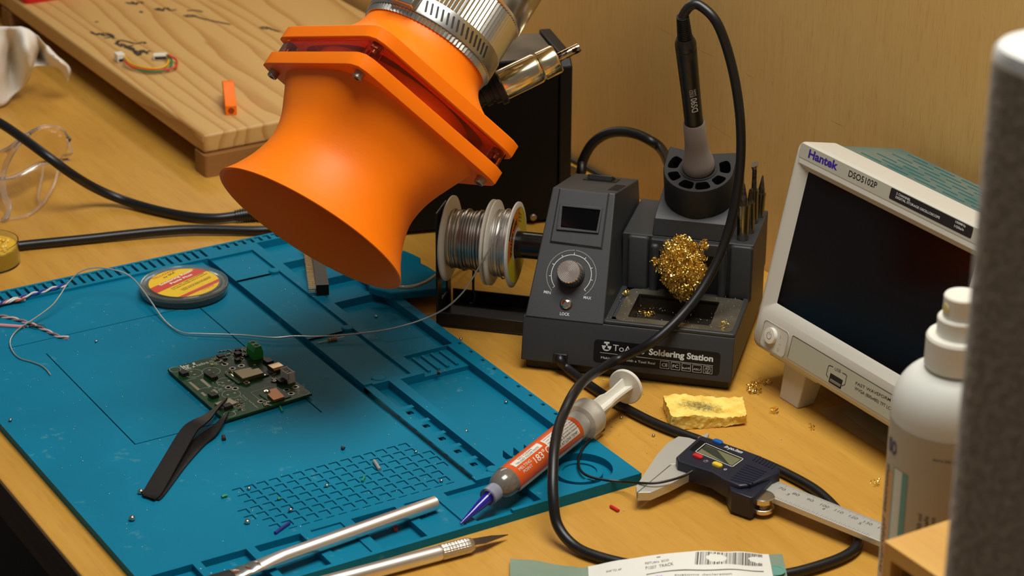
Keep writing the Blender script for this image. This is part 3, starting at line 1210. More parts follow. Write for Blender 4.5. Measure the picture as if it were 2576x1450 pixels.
# cable path
top = MI @ V((0, 0, 124))
spl = lambda px, py, d: on(px, py, SA + SE2 * d, SE2)
path = [MI @ V((0, 0, 118)), top, deep(1736, 16, CF.dot(top - CAM) - 4), deep(1762, 15, CF.dot(top - CAM) - 6), spl(1806, 62, 36), spl(1842, 170, 40), spl(1862, 300, 44), spl(1861, 430, 46),
        spl(1838, 560, 42), spl(1798, 670, 30), spl(1735, 770, 12), spl(1640, 862, -9), spl(1535, 915, -16), at(1460, 968, 50), at(1414, 1050, 46)]
path += [at(1396, 1120, 42), at(1391, 1190, 34), at(1392, 1255, 24), at(1402, 1320, 12), at(1440, 1370, 5), at(1500, 1400, 3.6), at(1620, 1428, 3.6), at(1800, 1452, 3.6), at(1960, 1448, 3.6), at(2080, 1418, 3.6), at(2146, 1386, 3.4),
         at(2156, 1352, 3.3), at(2120, 1300, 3.3), at(2060, 1240, 3.3), at(1985, 1196, 3.3), at(1900, 1158, 3.3), at(1800, 1122, 3.3), at(1725, 1096, 3.4), at(1640, 1062, 3.4), at(1560, 1020, 3.4), at(1490, 975, 3.4), at(1430, 930, 5)]
path += [MS @ V((27, -4, 10.5)), MS @ V((27, 2, 11))]
inv = MI.inverted()
bm = nb()
tube(bm, [inv @ p for p in spline(path, 8)], 3.15, 12)
obj('cable', bm, RUBBER, iron)

# power cord arching behind the station
bm = nb()
dd = 1760
path = [at(1395, 418, 5), at(1432, 428, 5), deep(1460, 436, 1800), deep(1466, 405, 1795), deep(1490, 362, 1790), deep(1530, 336, 1785), deep(1580, 333, 1780), deep(1632, 352, 1770), deep(1672, 388, 1756), MS @ V((80, 131, 80)), MS @ V((90, 131, 60))]
tube(bm, spline(path, 8), 3.9, 12)
tag(obj('black_cable', bm, RUBBER, None), 'black power cord arching up behind the soldering station', 'cable')
bm = nb()
tube(bm, spline([at(1380, 372, 2), at(1428, 397, 2), at(1460, 414, 2), at(1490, 430, 2), at(1560, 470, 2)], 6), 1.7, 8)
tag(obj('thin_cable', bm, RUBBER, None), 'thin black wire running along the foot of the wall', 'cable')

# ------------------------------------------------------------------ solder stand with two spools
MST = frame(SA + SE1 * 0 + V((0, 0, 0)), SE1, SE2)
stand = thing('solder_stand', 'black metal solder stand with a tray, fixed to the left of the station', 'stand', MST @ Matrix.Translation((-40, 70, 0)))
bm = nb()
box(bm, -32, 39.5, -22, 21, 0, 1.6)
for y in (-22, 19.8):
    box(bm, -32, 39.5, y, y + 1.2, 1.6, 10.8)
obj('tray', bm, BLACKP, stand, bevel=0.4)
bm = nb()
box(bm, -32.4, -31, -22, -12, 0, 84)
box(bm, -32.4, -31, 3, 12, 0, 80)
box(bm, -32.4, -31, -12, 3, 0, 16)
box(bm, -32.4, -31, -12, 3, 72, 84)
obj('upright', bm, BLACKP, stand, bevel=0.4)
bm = nb()
M = Matrix.Translation((0, 0, 58)) @ Matrix.Rotation(math.pi / 2, 4, 'Y')
lathe(bm, [(4, -33), (4, -30), (9.2, -29.6), (9.2, 41.2)], 32, M)
obj('axle', bm, mat('gloss_black_tube', (14, 14, 14), 0.2), stand)
bm = nb()
tube(bm, spline([(-11, -2, 38), (-11, -3, 22), (-9.5, -4, 18), (-10.5, -5, 13), (-13, -5, 12)], 5), 0.9, 8)
obj('wire_hook', bm, BLACKP, stand)

SPW = mat('frosted_spool_plastic', (222, 216, 202), 0.42, sss=0.15)
LEAD = mat('dull_solder', (176, 172, 164), 0.36, .95)


def spool(x0, x1, disc, wr, wire, m, name, lab, fl):
    MM_ = MST @ frame((x0, 70, 57.5), (0, 1, 0), z=(1, 0, 0))
    t = thing('solder_spool', lab, 'solder spool', MM_)
    w = x1 - x0
    bm = nb()
    for z in (0, w - 2.4):
        lathe(bm, [(9.6, z), (disc - 1.5, z), (disc, z + .8), (disc, z + 1.7), (disc - 1.5, z + 2.4), (9.6, z + 2.4)], 56, cap0=False, cap1=False)
        if fl:
            break
    lathe(bm, [(11, 1), (11, w - 1)], 40, cap0=False, cap1=False)
    lathe(bm, [(9.4, w - 1), (9.4, 1)], 40, cap0=False, cap1=False)
    obj('reel', bm, SPW, t)
    bm = nb()
    z = 2.6 + wire
    pts, rad = [], wr
    lay = 0
    while z < w - 2.5 - wire:
        for k in range(24):
            a = 2 * math.pi * k / 24
            rr = rad + 0.35 * math.sin(z * 2.1 + k * .05) + (1.2 if (lay in (5, 10)) else 0)
            pts.append((rr * math.cos(a), rr * math.sin(a), z + 2 * wire * k / 24 + (.25 * math.sin(a + z))))
        z += 2 * wire * .98
        lay += 1
    tube(bm, pts, wire, 6)
    lathe(bm, [(wr - wire * .3, 2.2), (wr - wire * .3, w - 2.2)], 40)
    obj('winding', bm, m, t)
    return t, w


sp1, w1 = spool(-69.5, -38.5, 29.5, 19.5, 0.95, LEAD, 'a', 'wide white spool of thick dull solder wire nearest the stand upright', False)
sp2, w2 = spool(-38, -21, 29.5, 22.5, 0.6, SOLDER, 'b', 'narrow spool of fine shiny solder wire with a yellow and orange label disc', False)
bm = nb()
RL = 26.2
pl = circ(RL, 64)
Mz = Matrix.Translation((0, 0, w2 + .02))
n = 64
ins = circ(12.2, 64)
# label ring in colour sectors (local x = +d, y = up on the disc after the frame)
for i in range(n):
    j = (i + 1) % n
    a = math.degrees(2 * math.pi * (i + .5) / n)
    mk(bm, [(*pl[i], 0), (*pl[j], 0), (*ins[j], 0), (*ins[i], 0)], [(0, 1, 2, 3)], Mz, 0)
obj('label_disc', bm, mat('spool_label', (214, 190, 30), 0.4), sp2, smooth=0, recalc=False)
# where is "up" on the disc: world z in spool frame
Ms2 = sp2.matrix_world.copy()
upv = (Ms2.to_3x3().inverted() @ V((0, 0, 1))).normalized()
sdv = (Ms2.to_3x3().inverted() @ SE2).normalized()
ML2 = frame((0, 0, w2 + .02), sdv, upv)
bm = nb()
# orange panel on the left half as seen, black outer band
vs, fs = [], []
for i in range(25):
    a = math.radians(70 + 120 * i / 24)
    vs += [(12.4 * math.cos(a), 12.4 * math.sin(a), .05), (26 * math.cos(a), 26 * math.sin(a), .05)]
mk(bm, vs, [(2 * i, 2 * i + 1, 2 * i + 3, 2 * i + 2) for i in range(24)], ML2, 0)
vs = []
for i in range(13):
    a = math.radians(112 + 40 * i / 12)
    vs += [(22.5 * math.cos(a), 22.5 * math.sin(a), .09), (26.05 * math.cos(a), 26.05 * math.sin(a), .09)]
mk(bm, vs, [(2 * i, 2 * i + 1, 2 * i + 3, 2 * i + 2) for i in range(12)], ML2, 1)


def arcw(r, a_start, cw=True):
    def f(p):
        a = math.radians(a_start) - p[0] / r
        q = ML2 @ V(((r + p[1]) * math.cos(a), (r + p[1]) * math.sin(a), .14))
        return q
    return f


write(bm, 'SOLDER WIRE', 0, 0, 26, 4.2, wrap=arcw(15.5, 186), bold=0.03, mi=1)
for k, t in enumerate(('Alloy', 'Sn60/Pb40', 'Diameter')):
    write(bm, t, 3.5, 21.5 - 2.6 * k, 10 - k * .6, 1.5, ML2, ang=-0.5, lift=.14, mi=1)
for k, t in enumerate(('100g', 'Rosin', 'Core', '1.8%')):
    write(bm, t, -3 + 4.2 * k * .55, -15.5 - 2.6 * k, 6, 1.7, ML2, lift=.14, mi=2, bold=.02)
obj('label_print', bm, [mat('label_orange', (226, 122, 20), 0.4), INKK, mat('label_white', (226, 226, 214), 0.5)], sp2, smooth=0, recalc=False)

# the long strand of solder pulled across the mat
bm = nb()
sxp = MST @ V((-24, 66, 57.5 + 21))
path = [spl(1262, 572, 47), spl(1240, 612, 43), spl(1212, 660, 39), spl(1165, 735, 32), at(1100, 788, 20), at(1000, 824, 13), at(900, 840, 10), at(800, 847, 9), at(740, 846, 9.2), at(685, 850, 8.6), at(600, 843, 8), at(500, 840, 7.4),
        at(455, 836, 7), at(415, 808, 7), at(375, 752, 12), at(348, 716, 18), at(325, 694, 22), at(290, 680, 26), at(240, 674, 28), at(200, 685, 27), at(172, 712, 24), at(150, 745, 18), at(130, 770, 14), at(90, 800, 10),
        at(55, 822, 7.5), at(34, 842, 6.4), at(25, 862, 6.2), at(32, 885, 6), at(50, 902, 5.9), at(80, 911, 5.9), at(103, 920, 5.9), at(118, 932, 5.9), at(127, 944, 5.9)]
tube(bm, spline(path, 6), 0.52, 8)
tag(obj('solder_strand', bm, SOLDER, None), 'long thin strand of solder running from the spool across the blue mat', 'solder wire')
# ------------------------------------------------------------------ orange fume horn with clear fan and metal duct
PRINT = mat('orange_horn_print', (252, 122, 0), 0.5, spec=.3, sss=0.25, sssr=(1, .1, .01), ssss=0.005, bump=0.12, stretch=(1, 1, 60), scale=16, bdist=0.0003)
tl = math.radians(14.6)
HA = (CR * .52 + CU * .855) * math.cos(tl) + CF * math.sin(tl)
HM_ = (CR * .855 - CU * .52)
HK = (CR * .52 + CU * .855) * math.sin(tl) - CF * math.cos(tl)
c1 = HM_ * .970 + HK * .242
FC = deep(780, 577, 1450) + HA * 80
MH = frame(FC, c1, z=HA)
horn = thing('fume_extractor', 'large orange printed fume horn with clear fan hanging on an aluminium duct', 'fume extractor', MH)


def sec(h, n, z, K=96):
    out = []
    for i in range(K):
        t = 2 * math.pi * i / K
        c, s = math.cos(t), math.sin(t)
        r = h / (abs(c) ** n + abs(s) ** n) ** (1 / n)
        a = t + math.pi / 4
        out.append((r * math.cos(a), r * math.sin(a), z))
    return out


def interp(tab, z):
    for (z0, h0, n0), (z1, h1, n1) in zip(tab, tab[1:]):
        if z0 <= z <= z1:
            q = (z - z0) / (z1 - z0)
            return h0 + (h1 - h0) * q, n0 + (n1 - n0) * q
    return tab[-1][1:]


def smooth_tab(tab, k=6):
    pts = spline([(t[0], t[1], t[2]) for t in tab], k)
    return [(p.x, p.y, p.z) for p in pts]


def rsq(s, r, rot=math.pi / 4):
    return [(x * math.cos(rot) - y * math.sin(rot), x * math.sin(rot) + y * math.cos(rot)) for x, y in rrect(-s, s, -s, s, r, 6)]


low = smooth_tab([(-80, 65.3, 2), (-77, 63.2, 2), (-70, 59, 2), (-58, 53.8, 2), (-43, 50.4, 2.05), (-28, 50.2, 2.5), (-14, 53, 3.2), (0, 57, 4)])
bm = nb()
outer = [sec(h, n, z) for z, h, n in low]
inner = [sec(h - 2.0, n, z) for z, h, n in low]
inner[0] = sec(64.0, 2, -80)
loft(bm, outer + [sec(62.9, 16, 0.0)] , cap0=False, cap1=False)
loft(bm, [outer[0], sec(64.7, 2, -80.5)] + [s for s in inner] + [sec(51.8, 2, 9)], cap0=False, cap1=False)
p0 = rsq(60, 8)
K = 96
loft(bm, [sec(62.9, 16, 0.0), sec(63, 16, .6), sec(63, 16, 8.6), sec(62.5, 16, 9), sec(53.6, 2, 9), sec(53.6, 2, 19.6), sec(51.8, 2, 19.6), sec(51.8, 2, 9)], cap0=False, cap1=False)  # flange, plus an inner ring added to redden the fan gap
obj('lower_horn', bm, PRINT, horn, smooth=38)
bm = nb()
up = smooth_tab([(28.5, 57, 4), (33, 53.5, 3.4), (40, 48, 2.6), (48, 44, 2.1), (58, 41.8, 2), (72, 41, 2)])
outer = [sec(h, n, z) for z, h, n in up]
loft(bm, [sec(54, 4, 20), sec(62.5, 16, 20), sec(63, 16, 20.5), sec(63, 16, 28.4), sec(62.6, 16, 28.9), sec(57.2, 4.2, 28.9)] + outer, cap0=False, cap1=False)
loft(bm, [sec(54, 4, 20)] + [sec(h - 2, n, z) for z, h, n in up], cap0=False, cap1=False)
obj('upper_horn', bm, PRINT, horn, smooth=38)
# clear fan
ACRYL = mat('bounce_tinted_acrylic', (255, 214, 196), 0.04, 0, trans=1.0, ior=1.25)  # tint stands in for orange light bounced off the horn
bm = nb()
loft(bm, [sec(59.4, 14, 9.1), sec(60.6, 14, 9.1), sec(60.6, 14, 19.9), sec(59.4, 14, 19.9), sec(59.4, 14, 9.1)], cap0=False, cap1=False)
for k in range(4):
    a = math.pi / 2 * k
    lathe(bm, [(3.8, 9.1), (5.2, 9.1), (5.2, 19.9), (3.8, 19.9), (3.8, 9.1)], 20, Matrix.Translation((76 * math.cos(a), 76 * math.sin(a), 0)), cap0=False, cap1=False)
obj('fan_frame', bm, ACRYL, horn, smooth=30)
bm = nb()
lathe(bm, [(0.1, 10), (19, 10), (20, 11), (20, 19.4), (0.1, 19.4)], 40)
for k in range(7):
    a = 2 * math.pi * k / 7
    secs = []
    for i in range(7):
        r = 19 + 31.5 * i / 6
        w = .30 + .06 * i
        aa = a + .10 * i
        secs.append([(r * math.cos(aa - w), r * math.sin(aa - w), 11), (r * math.cos(aa + w), r * math.sin(aa + w), 18.2), (r * math.cos(aa + w), r * math.sin(aa + w), 19.4), (r * math.cos(aa - w), r * math.sin(aa - w), 12.2)])
    loft(bm, secs)
obj('fan_rotor', bm, ACRYL, horn, smooth=30)
SCREWM = mat('dark_screw_steel', (168, 158, 146), 0.4, .9)
for k in range(4):
    a = math.pi / 2 * k
    T = Matrix.Translation((76 * math.cos(a), 76 * math.sin(a), 0))
    bm = nb()

    lathe(bm, [(1.6, -2.4), (1.6, -4.6), (2.9, -4.6), (3.3, -4.1), (3.3, 0.0)], 20, T, cap1=False)
    obj('screw', bm, SCREWM, horn, smooth=30)
    bm = nb()
    prism(bm, circ(3.6, 6), 17.0, 19.98, T)
    lathe(bm, [(1.8, 14.2), (1.8, 17)], 14, T)
    obj('nut', bm, SCREWM, horn, smooth=30)
# duct and hose clamp
DUCT = mat('aluminium_duct_foil', (224, 222, 214), 0.24, 1.0, bump=0.12, scale=300, bdist=0.0003)
bm = nb()


def ribs(z, r, K, amp):
    return [((r + (amp if i % 2 else 0)) * math.cos(2 * math.pi * i / K), (r + (amp if i % 2 else 0)) * math.sin(2 * math.pi * i / K), z) for i in range(K)]


KD = 200
loft(bm, [ribs(57, 41.3, KD, .3), ribs(57, 42.6, KD, .9), ribs(61.2, 43, KD, .9), ribs(61.2, 43, KD, .0), ribs(74, 43, KD, 0), ribs(74, 43, KD, .9), ribs(97.4, 43.2, KD, .9), ribs(97.6, 43, KD, 0)], cap0=False, cap1=False)
obj('duct_collar', bm, DUCT, horn, smooth=12)
bm = nb()
loft(bm, [[(r * math.cos(2 * math.pi * i / 96), r * math.sin(2 * math.pi * i / 96), z) for i in range(96)] for r, z in
          ((42.6, 97.6), (45, 98.2), (45.6, 99), (45.6, 128), (44.6, 129), (44.6, 131), (45.6, 132), (45.6, 158), (44.6, 160), (45.6, 162), (45.6, 300))], cap0=False, cap1=False)
obj('duct', bm, DUCT, horn, smooth=40)
bm = nb()
loft(bm, [[(r * math.cos(2 * math.pi * i / 96), r * math.sin(2 * math.pi * i / 96), z) for i in range(96)] for r, z in ((43.2, 61.4), (44.6, 61.4), (44.7, 62), (44.7, 73.2), (44.6, 73.8), (43.2, 73.8))], cap0=False, cap1=False)
obj('hose_clamp', bm, mat('stainless_band', (206, 204, 196), 0.3, 1.0), horn, smooth=40)
best = min(range(720), key=lambda i: (V(pix(MH @ V((45 * math.cos(i * math.pi / 360), 45 * math.sin(i * math.pi / 360), 67)))) - V((1020, 12))).length + (0 if (MH.to_3x3() @ V((math.cos(i * math.pi / 360), math.sin(i * math.pi / 360), 0))).dot(CF) < 0 else 1e4))
ang = best * math.pi / 360
MB_ = MH.inverted() @ MH @ frame((44.8 * math.cos(ang), 44.8 * math.sin(ang), 67.6), (-math.sin(ang), math.cos(ang), 0), z=(math.cos(ang), math.sin(ang), 0))
bm = nb()
box(bm, -9, 9, -6.6, 6.6, -.2, 6.5, MB_)
lathe(bm, [(3.4, -13), (3.4, -9)], 14, MB_ @ Matrix.Translation((0, 0, 3.6)) @ Matrix.Rotation(math.pi / 2, 4, 'Y'))
obj('clamp_screw_housing', bm, STEEL, horn, bevel=0.8)
# slots punched in the band, running away from the screw housing
sg = 1 if pix(MH @ V((45 * math.cos(ang + .3), 45 * math.sin(ang + .3), 67)))[0] > 1020 else -1
bm = nb()
for k in range(14):
    a = ang + sg * (0.30 + k * 0.085)
    M = frame((44.76 * math.cos(a), 44.76 * math.sin(a), 67.6), (-math.sin(a), math.cos(a), 0), z=(math.cos(a), math.sin(a), 0)) @ Matrix.Rotation(0.35 * sg, 4, 'Z')
    prism(bm, rrect(-.7, .7, -4, 4, .65, 4), 0, .08, M)
obj('band_slots', bm, mat('slot_shade', (40, 36, 30), 0.6), horn, smooth=0)

# ------------------------------------------------------------------ gold plug behind the horn
DG = 1536
a, b = deep(1230, 231, DG), deep(1458, 119, DG)
dirg = (b - a).normalized()
MG = frame(a, dirg.orthogonal(), z=dirg)
plug = thing('power_plug', 'big gold-coloured barrel plug with black strain relief behind the orange horn', 'plug', MG)
s = DG / FPX
zc = lambda px: (px - 1230) / (1458 - 1230) * (b - a).length
bm = nb()
z1, z2, z3 = zc(1262), zc(1358), zc(1403)
lathe(bm, [(10, z1), (10.3, z1 + 1), (10.3, z2 - 2.2), (9.6, z2 - .8), (9.2, z2), (9.8, z2 + .8), (9.9, z3 - 1.5), (9, z3), (4, z3)], 48)
obj('metal_shell', bm, GOLD, plug)
bm = nb()
zt = zc(1458)
lathe(bm, [(3.1, z3), (3.1, zt - 1), (2.8, zt), (1.6, zt), (1.6, zt - 5)], 28, cap1=True)
obj('barrel_tip', bm, mat('worn_nickel', (196, 180, 150), 0.2, 1.0, var=(60, 48, 34), scale=260, lo=.42, hi=.5), plug)
bm = nb()
pr = [(8.6, z1 - 14)]
lathe(bm, [(5.5, z1 - 22), (7.6, z1 - 20), (7.6, z1 - 16.4), (6.8, z1 - 16.2), (6.8, z1 - 14), (8.6, z1 - 13.8), (8.6, z1 - 10), (7.6, z1 - 9.8), (7.6, z1 - 7.6), (9.8, z1 - 7.4), (9.8, z1 - 4.2), (12, z1 - 4), (12.2, z1 - 3), (12.2, z1 - .4), (10.6, z1 + .4)], 36)
obj('strain_relief', bm, BLACKP, plug, smooth=30)
bm = nb()
pts = [MG @ V((0, 0, z1 - 21)), MG @ V((0, 0, z1 - 32)), deep(1120, 330, 1570), deep(1010, 430, 1640), deep(930, 520, 1690), at(880, 570, 8), at(860, 582, 4), at(900, 588, 4)]
inv = MG.inverted()
tube(bm, [inv @ p for p in spline(pts, 6)], 3.2, 10)
obj('cable', bm, RUBBER, plug)

# ------------------------------------------------------------------ black box by the wall
BR = V((78.7, 493.2, 0))
MX_ = frame(BR, (.297, .955, 0), (-.955, .297, 0))
yn = V((-.955, .297, 0))
hb = on(1390, 147, BR, yn).z
bx = thing('black_box', 'matte black equipment box with chamfered top, behind the horn and solder spools', 'box', MX_)
BXM = mat('matte_black_metal', (8, 8, 8), 0.55, spec=.3)
DUST = mat('dusty_black_top', (104, 92, 74), 0.6, var=(72, 64, 52), scale=30)
bm = nb()
box(bm, -148, -9.6, 0, 62, 3, hb)
obj('case', bm, BXM, bx, bevel=1.2)
bm = nb()
box(bm, -148, -10, 1.5, 61, hb + .02, hb + .2)
obj('dusty_lid', bm, DUST, bx)
bm = nb()
ch = 9
n0 = [(-2, 3), (64, 3), (64, hb + 2.5), (8, hb + 2.5), (-2, hb - 7)]
vs = [(x, y, z) for x in (-9.2, 0) for y, z in n0]
n = len(n0)
mk(bm, vs, [tuple(range(n)), tuple(range(n, 2 * n))] + [(i, i + n, (i + 1) % n + n, (i + 1) % n) for i in range(n)])
obj('side_panel', bm, mat('side_panel_black', (14, 14, 13), 0.5), bx, bevel=1.2)
for x in (-140, -14):
    for y in (6, 54):
        bm = nb()
        lathe(bm, [(5, 0), (5.5, 3)], 20, Matrix.Translation((x, y, 0)))
        obj('foot', bm, RUBBER, bx)
bm = nb()
for px, py in ((1339, 550), (1337, 541)):
    pass
lathe(bm, [(2.6, 0), (2.6, 1.4), (1.8, 2)], 16, frame(MX_.inverted() @ on(1341, 546, BR, yn), (1, 0, 0), z=(0, -1, 0)))
obj('front_screw', bm, SCREWM, bx)

# ------------------------------------------------------------------ cables on the left
bm = nb()
pts = [at(-60, 282, 66), at(0, 310, 62), at(60, 350, 57), at(120, 394, 49), at(180, 438, 34), at(240, 474, 17), at(310, 504, 6), at(390, 528, 4.2), at(470, 544, 4.2), at(540, 549, 4.4), at(598, 543, 5)]
cbl = thing('plug_cable', 'thick black cable curving over the bench to a ribbed strain relief behind the horn', 'cable', Matrix.Translation(at(300, 500, 0)))
o0 = at(300, 500, 0)
tube(bm, [p - o0 for p in spline(pts, 8)], 3.7, 12)
obj('cable', bm, RUBBER, cbl)
bm = nb()
e0, e1 = at(592, 543.5, 5.4), at(642, 537, 6)
dv = (e1 - e0)
pr = []
L_ = dv.length
for k in range(8):
    z = L_ * k / 8
    pr += [(4.4 + .25 * k, z), (4.4 + .25 * k, z + L_ / 14), (3.8 + .2 * k, z + L_ / 13), (3.8 + .2 * k, z + L_ / 8.2)]
lathe(bm, pr + [(7, L_ + 1), (7, L_ + 22)], 24, frame(e0 - o0, dv.orthogonal(), z=dv))
obj('strain_relief', bm, RUBBER, cbl, smooth=30)
bm = nb()
pts = [at(30, 622, 4), at(60, 617, 4), at(140, 609, 4), at(230, 600, 4), at(320, 590, 4.4), at(400, 582, 4.8), at(480, 577, 4.8), at(560, 578, 4.4), at(640, 580, 4), at(720, 578, 4), at(800, 588, 4), at(900, 600, 4)]
tube(bm, spline(pts, 8), 3.5, 12)
tag(obj('thick_cable', bm, RUBBER, None), 'thick black cable lying between the yellow rosin jar and the back of the blue mat', 'cable')
# translucent lead below the lip of the horn
bm = nb()
pts = [at(930, 690, 30), at(975, 712, 22), at(1005, 722, 18), at(1040, 721, 18), at(1075, 708, 19), at(1104, 687, 21), at(1150, 660, 16), at(1190, 645, 8)]
tube(bm, spline(pts, 8), 1.35, 10)
tag(obj('clear_lead', bm, mat('silver_clear_lead', (186, 180, 164), 0.22, 0.4), None), 'thin translucent silver lead from under the horn lip to behind the spools', 'cable')
# ------------------------------------------------------------------ circuit board
ZB = 8.2
pL, pT, pR, pB = at(421.3, 929.3, ZB), at(630.2, 869.7, ZB), at(785, 990.5, ZB), at(566.5, 1057.6, ZB)
exb = ((pT - pL) + (pR - pB)).normalized()
eyb = (pL - pB).normalized()
MBD = frame((pB.x, pB.y, ZB), (pR - pB), z=(0, 0, 1))
BW, BH = (pR - pB).length, ((pL - pB).length + (pT - pR).length) / 2
pcb = thing('circuit_board', 'dark green circuit board full of small components lying on the blue mat', 'circuit board', MBD)
CB = MBD.inverted() @ pL
CT = MBD.inverted() @ pT
CRR = MBD.inverted() @ pR
c7 = lambda x, y: (420 + x / 6.042, 830 + y / 6.042)


def bp(x, y, z=0):
    p = MBD.inverted() @ at(*c7(x, y), ZB + z)
    return p.x, p.y


SMASK = mat('green_solder_mask', (22, 72, 36), 0.42, var=(20, 54, 28), scale=160, spec=.25)
ICB = mat('chip_black', (24, 20, 19), 0.5)
PADM = mat('tinned_pad', (158, 152, 136), 0.4, .9)
SILK = mat('white_silkscreen', (198, 202, 190), 0.6)
bm = nb()
quad = [(0, 0), (CRR.x, CRR.y), (CT.x, CT.y), (CB.x, CB.y)]
prism(bm, quad, -1.6, 0)
obj('board', bm, SMASK, pcb, smooth=0, bevel=0.15)
# stubs that the board stands on
for x, y in ((10, 8), (BW - 10, 8), (10, BH - 8), (BW - 10, BH - 8), (50, 30)):
    bm = nb()
    lathe(bm, [(.6, -3.0), (.6, -1.5)], 8, Matrix.Translation((x, y, 0)))
    obj('solder_stub', bm, PADM, pcb)
# silkscreen
bm = nb()


def bw(t, p0, p1, pt, **k):
    a, b_, c = V(bp(*p0)), V(bp(*p1)), V(bp(*pt))
    d = b_ - a
    h = abs((c - a).x * d.y - (c - a).y * d.x) / d.length
    write(bm, t, a.x, a.y, d.length, h, ang=math.atan2(d.y, d.x), lift=.04, **k)


bw('ltr', (250, 596), (372, 562), (226, 540), bold=.035)
bw('labs', (462, 556), (642, 505), (458, 520), bold=.01)
a, b2 = bp(262, 608), bp(392, 576)
outline(bm, [a, b2], 1.1, .04, None, close=False)
outline(bm, [bp(392, 576), bp(425, 545), bp(405, 508)], 1.6, .04, None, close=False)
for (x, y) in ((400, 662), (672, 634), (895, 790), (978, 978)):
    c, r = bp(x, y), 5.9
    outline(bm, [(c[0] + r * math.cos(i * .2244), c[1] + r * math.sin(i * .2244)) for i in range(28)], .28, .04, None)
for (x, y) in ((125, 605), (1225, 292), (2075, 955), (955, 1285)):
    c, r = bp(x, y), 3.7
    outline(bm, [(c[0] + r * math.cos(i * .2618), c[1] + r * math.sin(i * .2618)) for i in range(24)], .25, .04, None)
outline(bm, [bp(1560, 862), bp(1275, 955), bp(1400, 1060), bp(1500, 1035)], .2, .04, None, close=False)
outline(bm, [bp(300, 770), bp(440, 735)], .2, .04, None, close=False)
outline(bm, [bp(1570, 865), bp(1700, 880)], .2, .04, None, close=False)
outline(bm, [bp(500, 905), bp(560, 885), bp(640, 885)], .2, .04, None, close=False)
outline(bm, [bp(1510, 785), bp(1540, 795), bp(1610, 795)], .2, .04, None, close=False)
bw('Remote Tank Monitor', (1140, 1000), (1375, 1195), (1165, 995))
bw('Rev 1.0', (1105, 1010), (1190, 1080), (1125, 1005))
rnd = random.Random(5)
for k in range(120):
    x, y = rnd.choice([(rnd.uniform(640, 800), rnd.uniform(420, 540)), (rnd.uniform(900, 1280), rnd.uniform(330, 500)), (rnd.uniform(700, 850), rnd.uniform(800, 950)), (rnd.uniform(1000, 1160), rnd.uniform(1080, 1250)), (rnd.uniform(1500, 1640), rnd.uniform(620, 700)), (rnd.uniform(1920, 2060), rnd.uniform(850, 990))])
    c = bp(x, y)
    write(bm, rnd.choice(['R1', 'C4', 'D2', 'R7', 'C9', 'Q1', 'U3']), c[0], c[1], 2.0, 1.0, lift=.04, ang=rnd.choice([0, 0, 1.57]))
obj('silkscreen', bm, SILK, pcb, smooth=0, recalc=False)
# plated holes
for (x, y) in ((880, 525), (995, 588), (1130, 548), (932, 878), (1038, 893), (1428, 1090), (1820, 915), (1888, 970), (1955, 872)):
    c = bp(x, y)
    bm = nb()
    T = Matrix.Translation((c[0], c[1], 0))
    lathe(bm, [(1.3, .02), (2.3, .02), (2.3, .09), (1.3, .09)], 24, T, cap0=False, cap1=False)
    lathe(bm, [(1.3, .03), (0.01, .03)], 16, T, 1)
    obj('plated_hole', bm, [PADM, DARKG], pcb, smooth=0)
HOLEG = mat('hole_green', (10, 60, 44), 0.5)
for (x, y) in ((125, 605), (1225, 292), (2075, 955), (955, 1285)):
    c = bp(x, y)
    bm = nb()
    lathe(bm, [(2.1, .02), (2.1, .05)], 24, Matrix.Translation((c[0], c[1], 0)))
    obj('mounting_hole', bm, HOLEG, pcb, smooth=0)
bm = nb()
for (x, y) in ((370, 637), (420, 682), (645, 613), (700, 655), (942, 777), (845, 805), (1030, 962), (925, 990)):
    c = bp(x, y)
    lathe(bm, [(.9, .02), (.9, .1), (.35, .1), (.35, .03)], 14, Matrix.Translation((c[0], c[1], 0)))
for q in (((325, 800), (360, 790), (505, 905), (468, 925)), ((498, 760), (538, 745), (680, 865), (640, 880)), ((510, 960), (548, 948), (605, 1000), (570, 1012)), ((685, 915), (715, 903), (785, 955), (755, 968))):
    mk(bm, [(*bp(*p), .05) for p in q][::-1], [(0, 1, 2, 3)])
obj('solder_pads', bm, PADM, pcb, smooth=30)


def comp(name, x, y, sx, sy, sz, m, label=None, bev=.12, parent=None, rot=0):
    c = bp(x, y)
    bm = nb()
    M = Matrix.Translation((c[0], c[1], 0)) @ Matrix.Rotation(rot, 4, 'Z')
    box(bm, -sx / 2, sx / 2, -sy / 2, sy / 2, .03, sz, M)
    return obj(name, bm, m, parent or pcb, smooth=0, bevel=bev, label=label)


# radio module with metal shield
c = bp(1240, 690)
bm = nb()
box(bm, -12.5, 10.5, -8.6, 8.2, .03, .9, Matrix.Translation((c[0], c[1], 0)))
mod = obj('radio_module', bm, SMASK, pcb, smooth=0)
q = [bp(*p, 3.1) for p in ((1005, 625), (1150, 745), (1470, 655), (1392, 578), (1300, 602), (1268, 570))]
bm = nb()
prism(bm, q, .9, 3.1)
obj('metal_shield', bm, mat('module_shield', (138, 126, 98), 0.42, .9, bump=.1, scale=200), mod, smooth=0, bevel=.2)
bm = nb()
e0, e1 = bp(985, 700), bp(1140, 820)
for i in range(14):
    t = i / 13
    box(bm, -.5, .3, -.3, .3, .05, .95, Matrix.Translation((e0[0] + (e1[0] - e0[0]) * t, e0[1] + (e1[1] - e0[1]) * t, 0)))
e0, e1 = bp(1160, 806), bp(1490, 705)
for i in range(10):
    t = i / 9
    box(bm, -.3, .3, -.4, .4, .05, .95, Matrix.Translation((e0[0] + (e1[0] - e0[0]) * t, e0[1] + (e1[1] - e0[1]) * t, 0)))
obj('castellated_pads', bm, GOLD, mod, smooth=0)
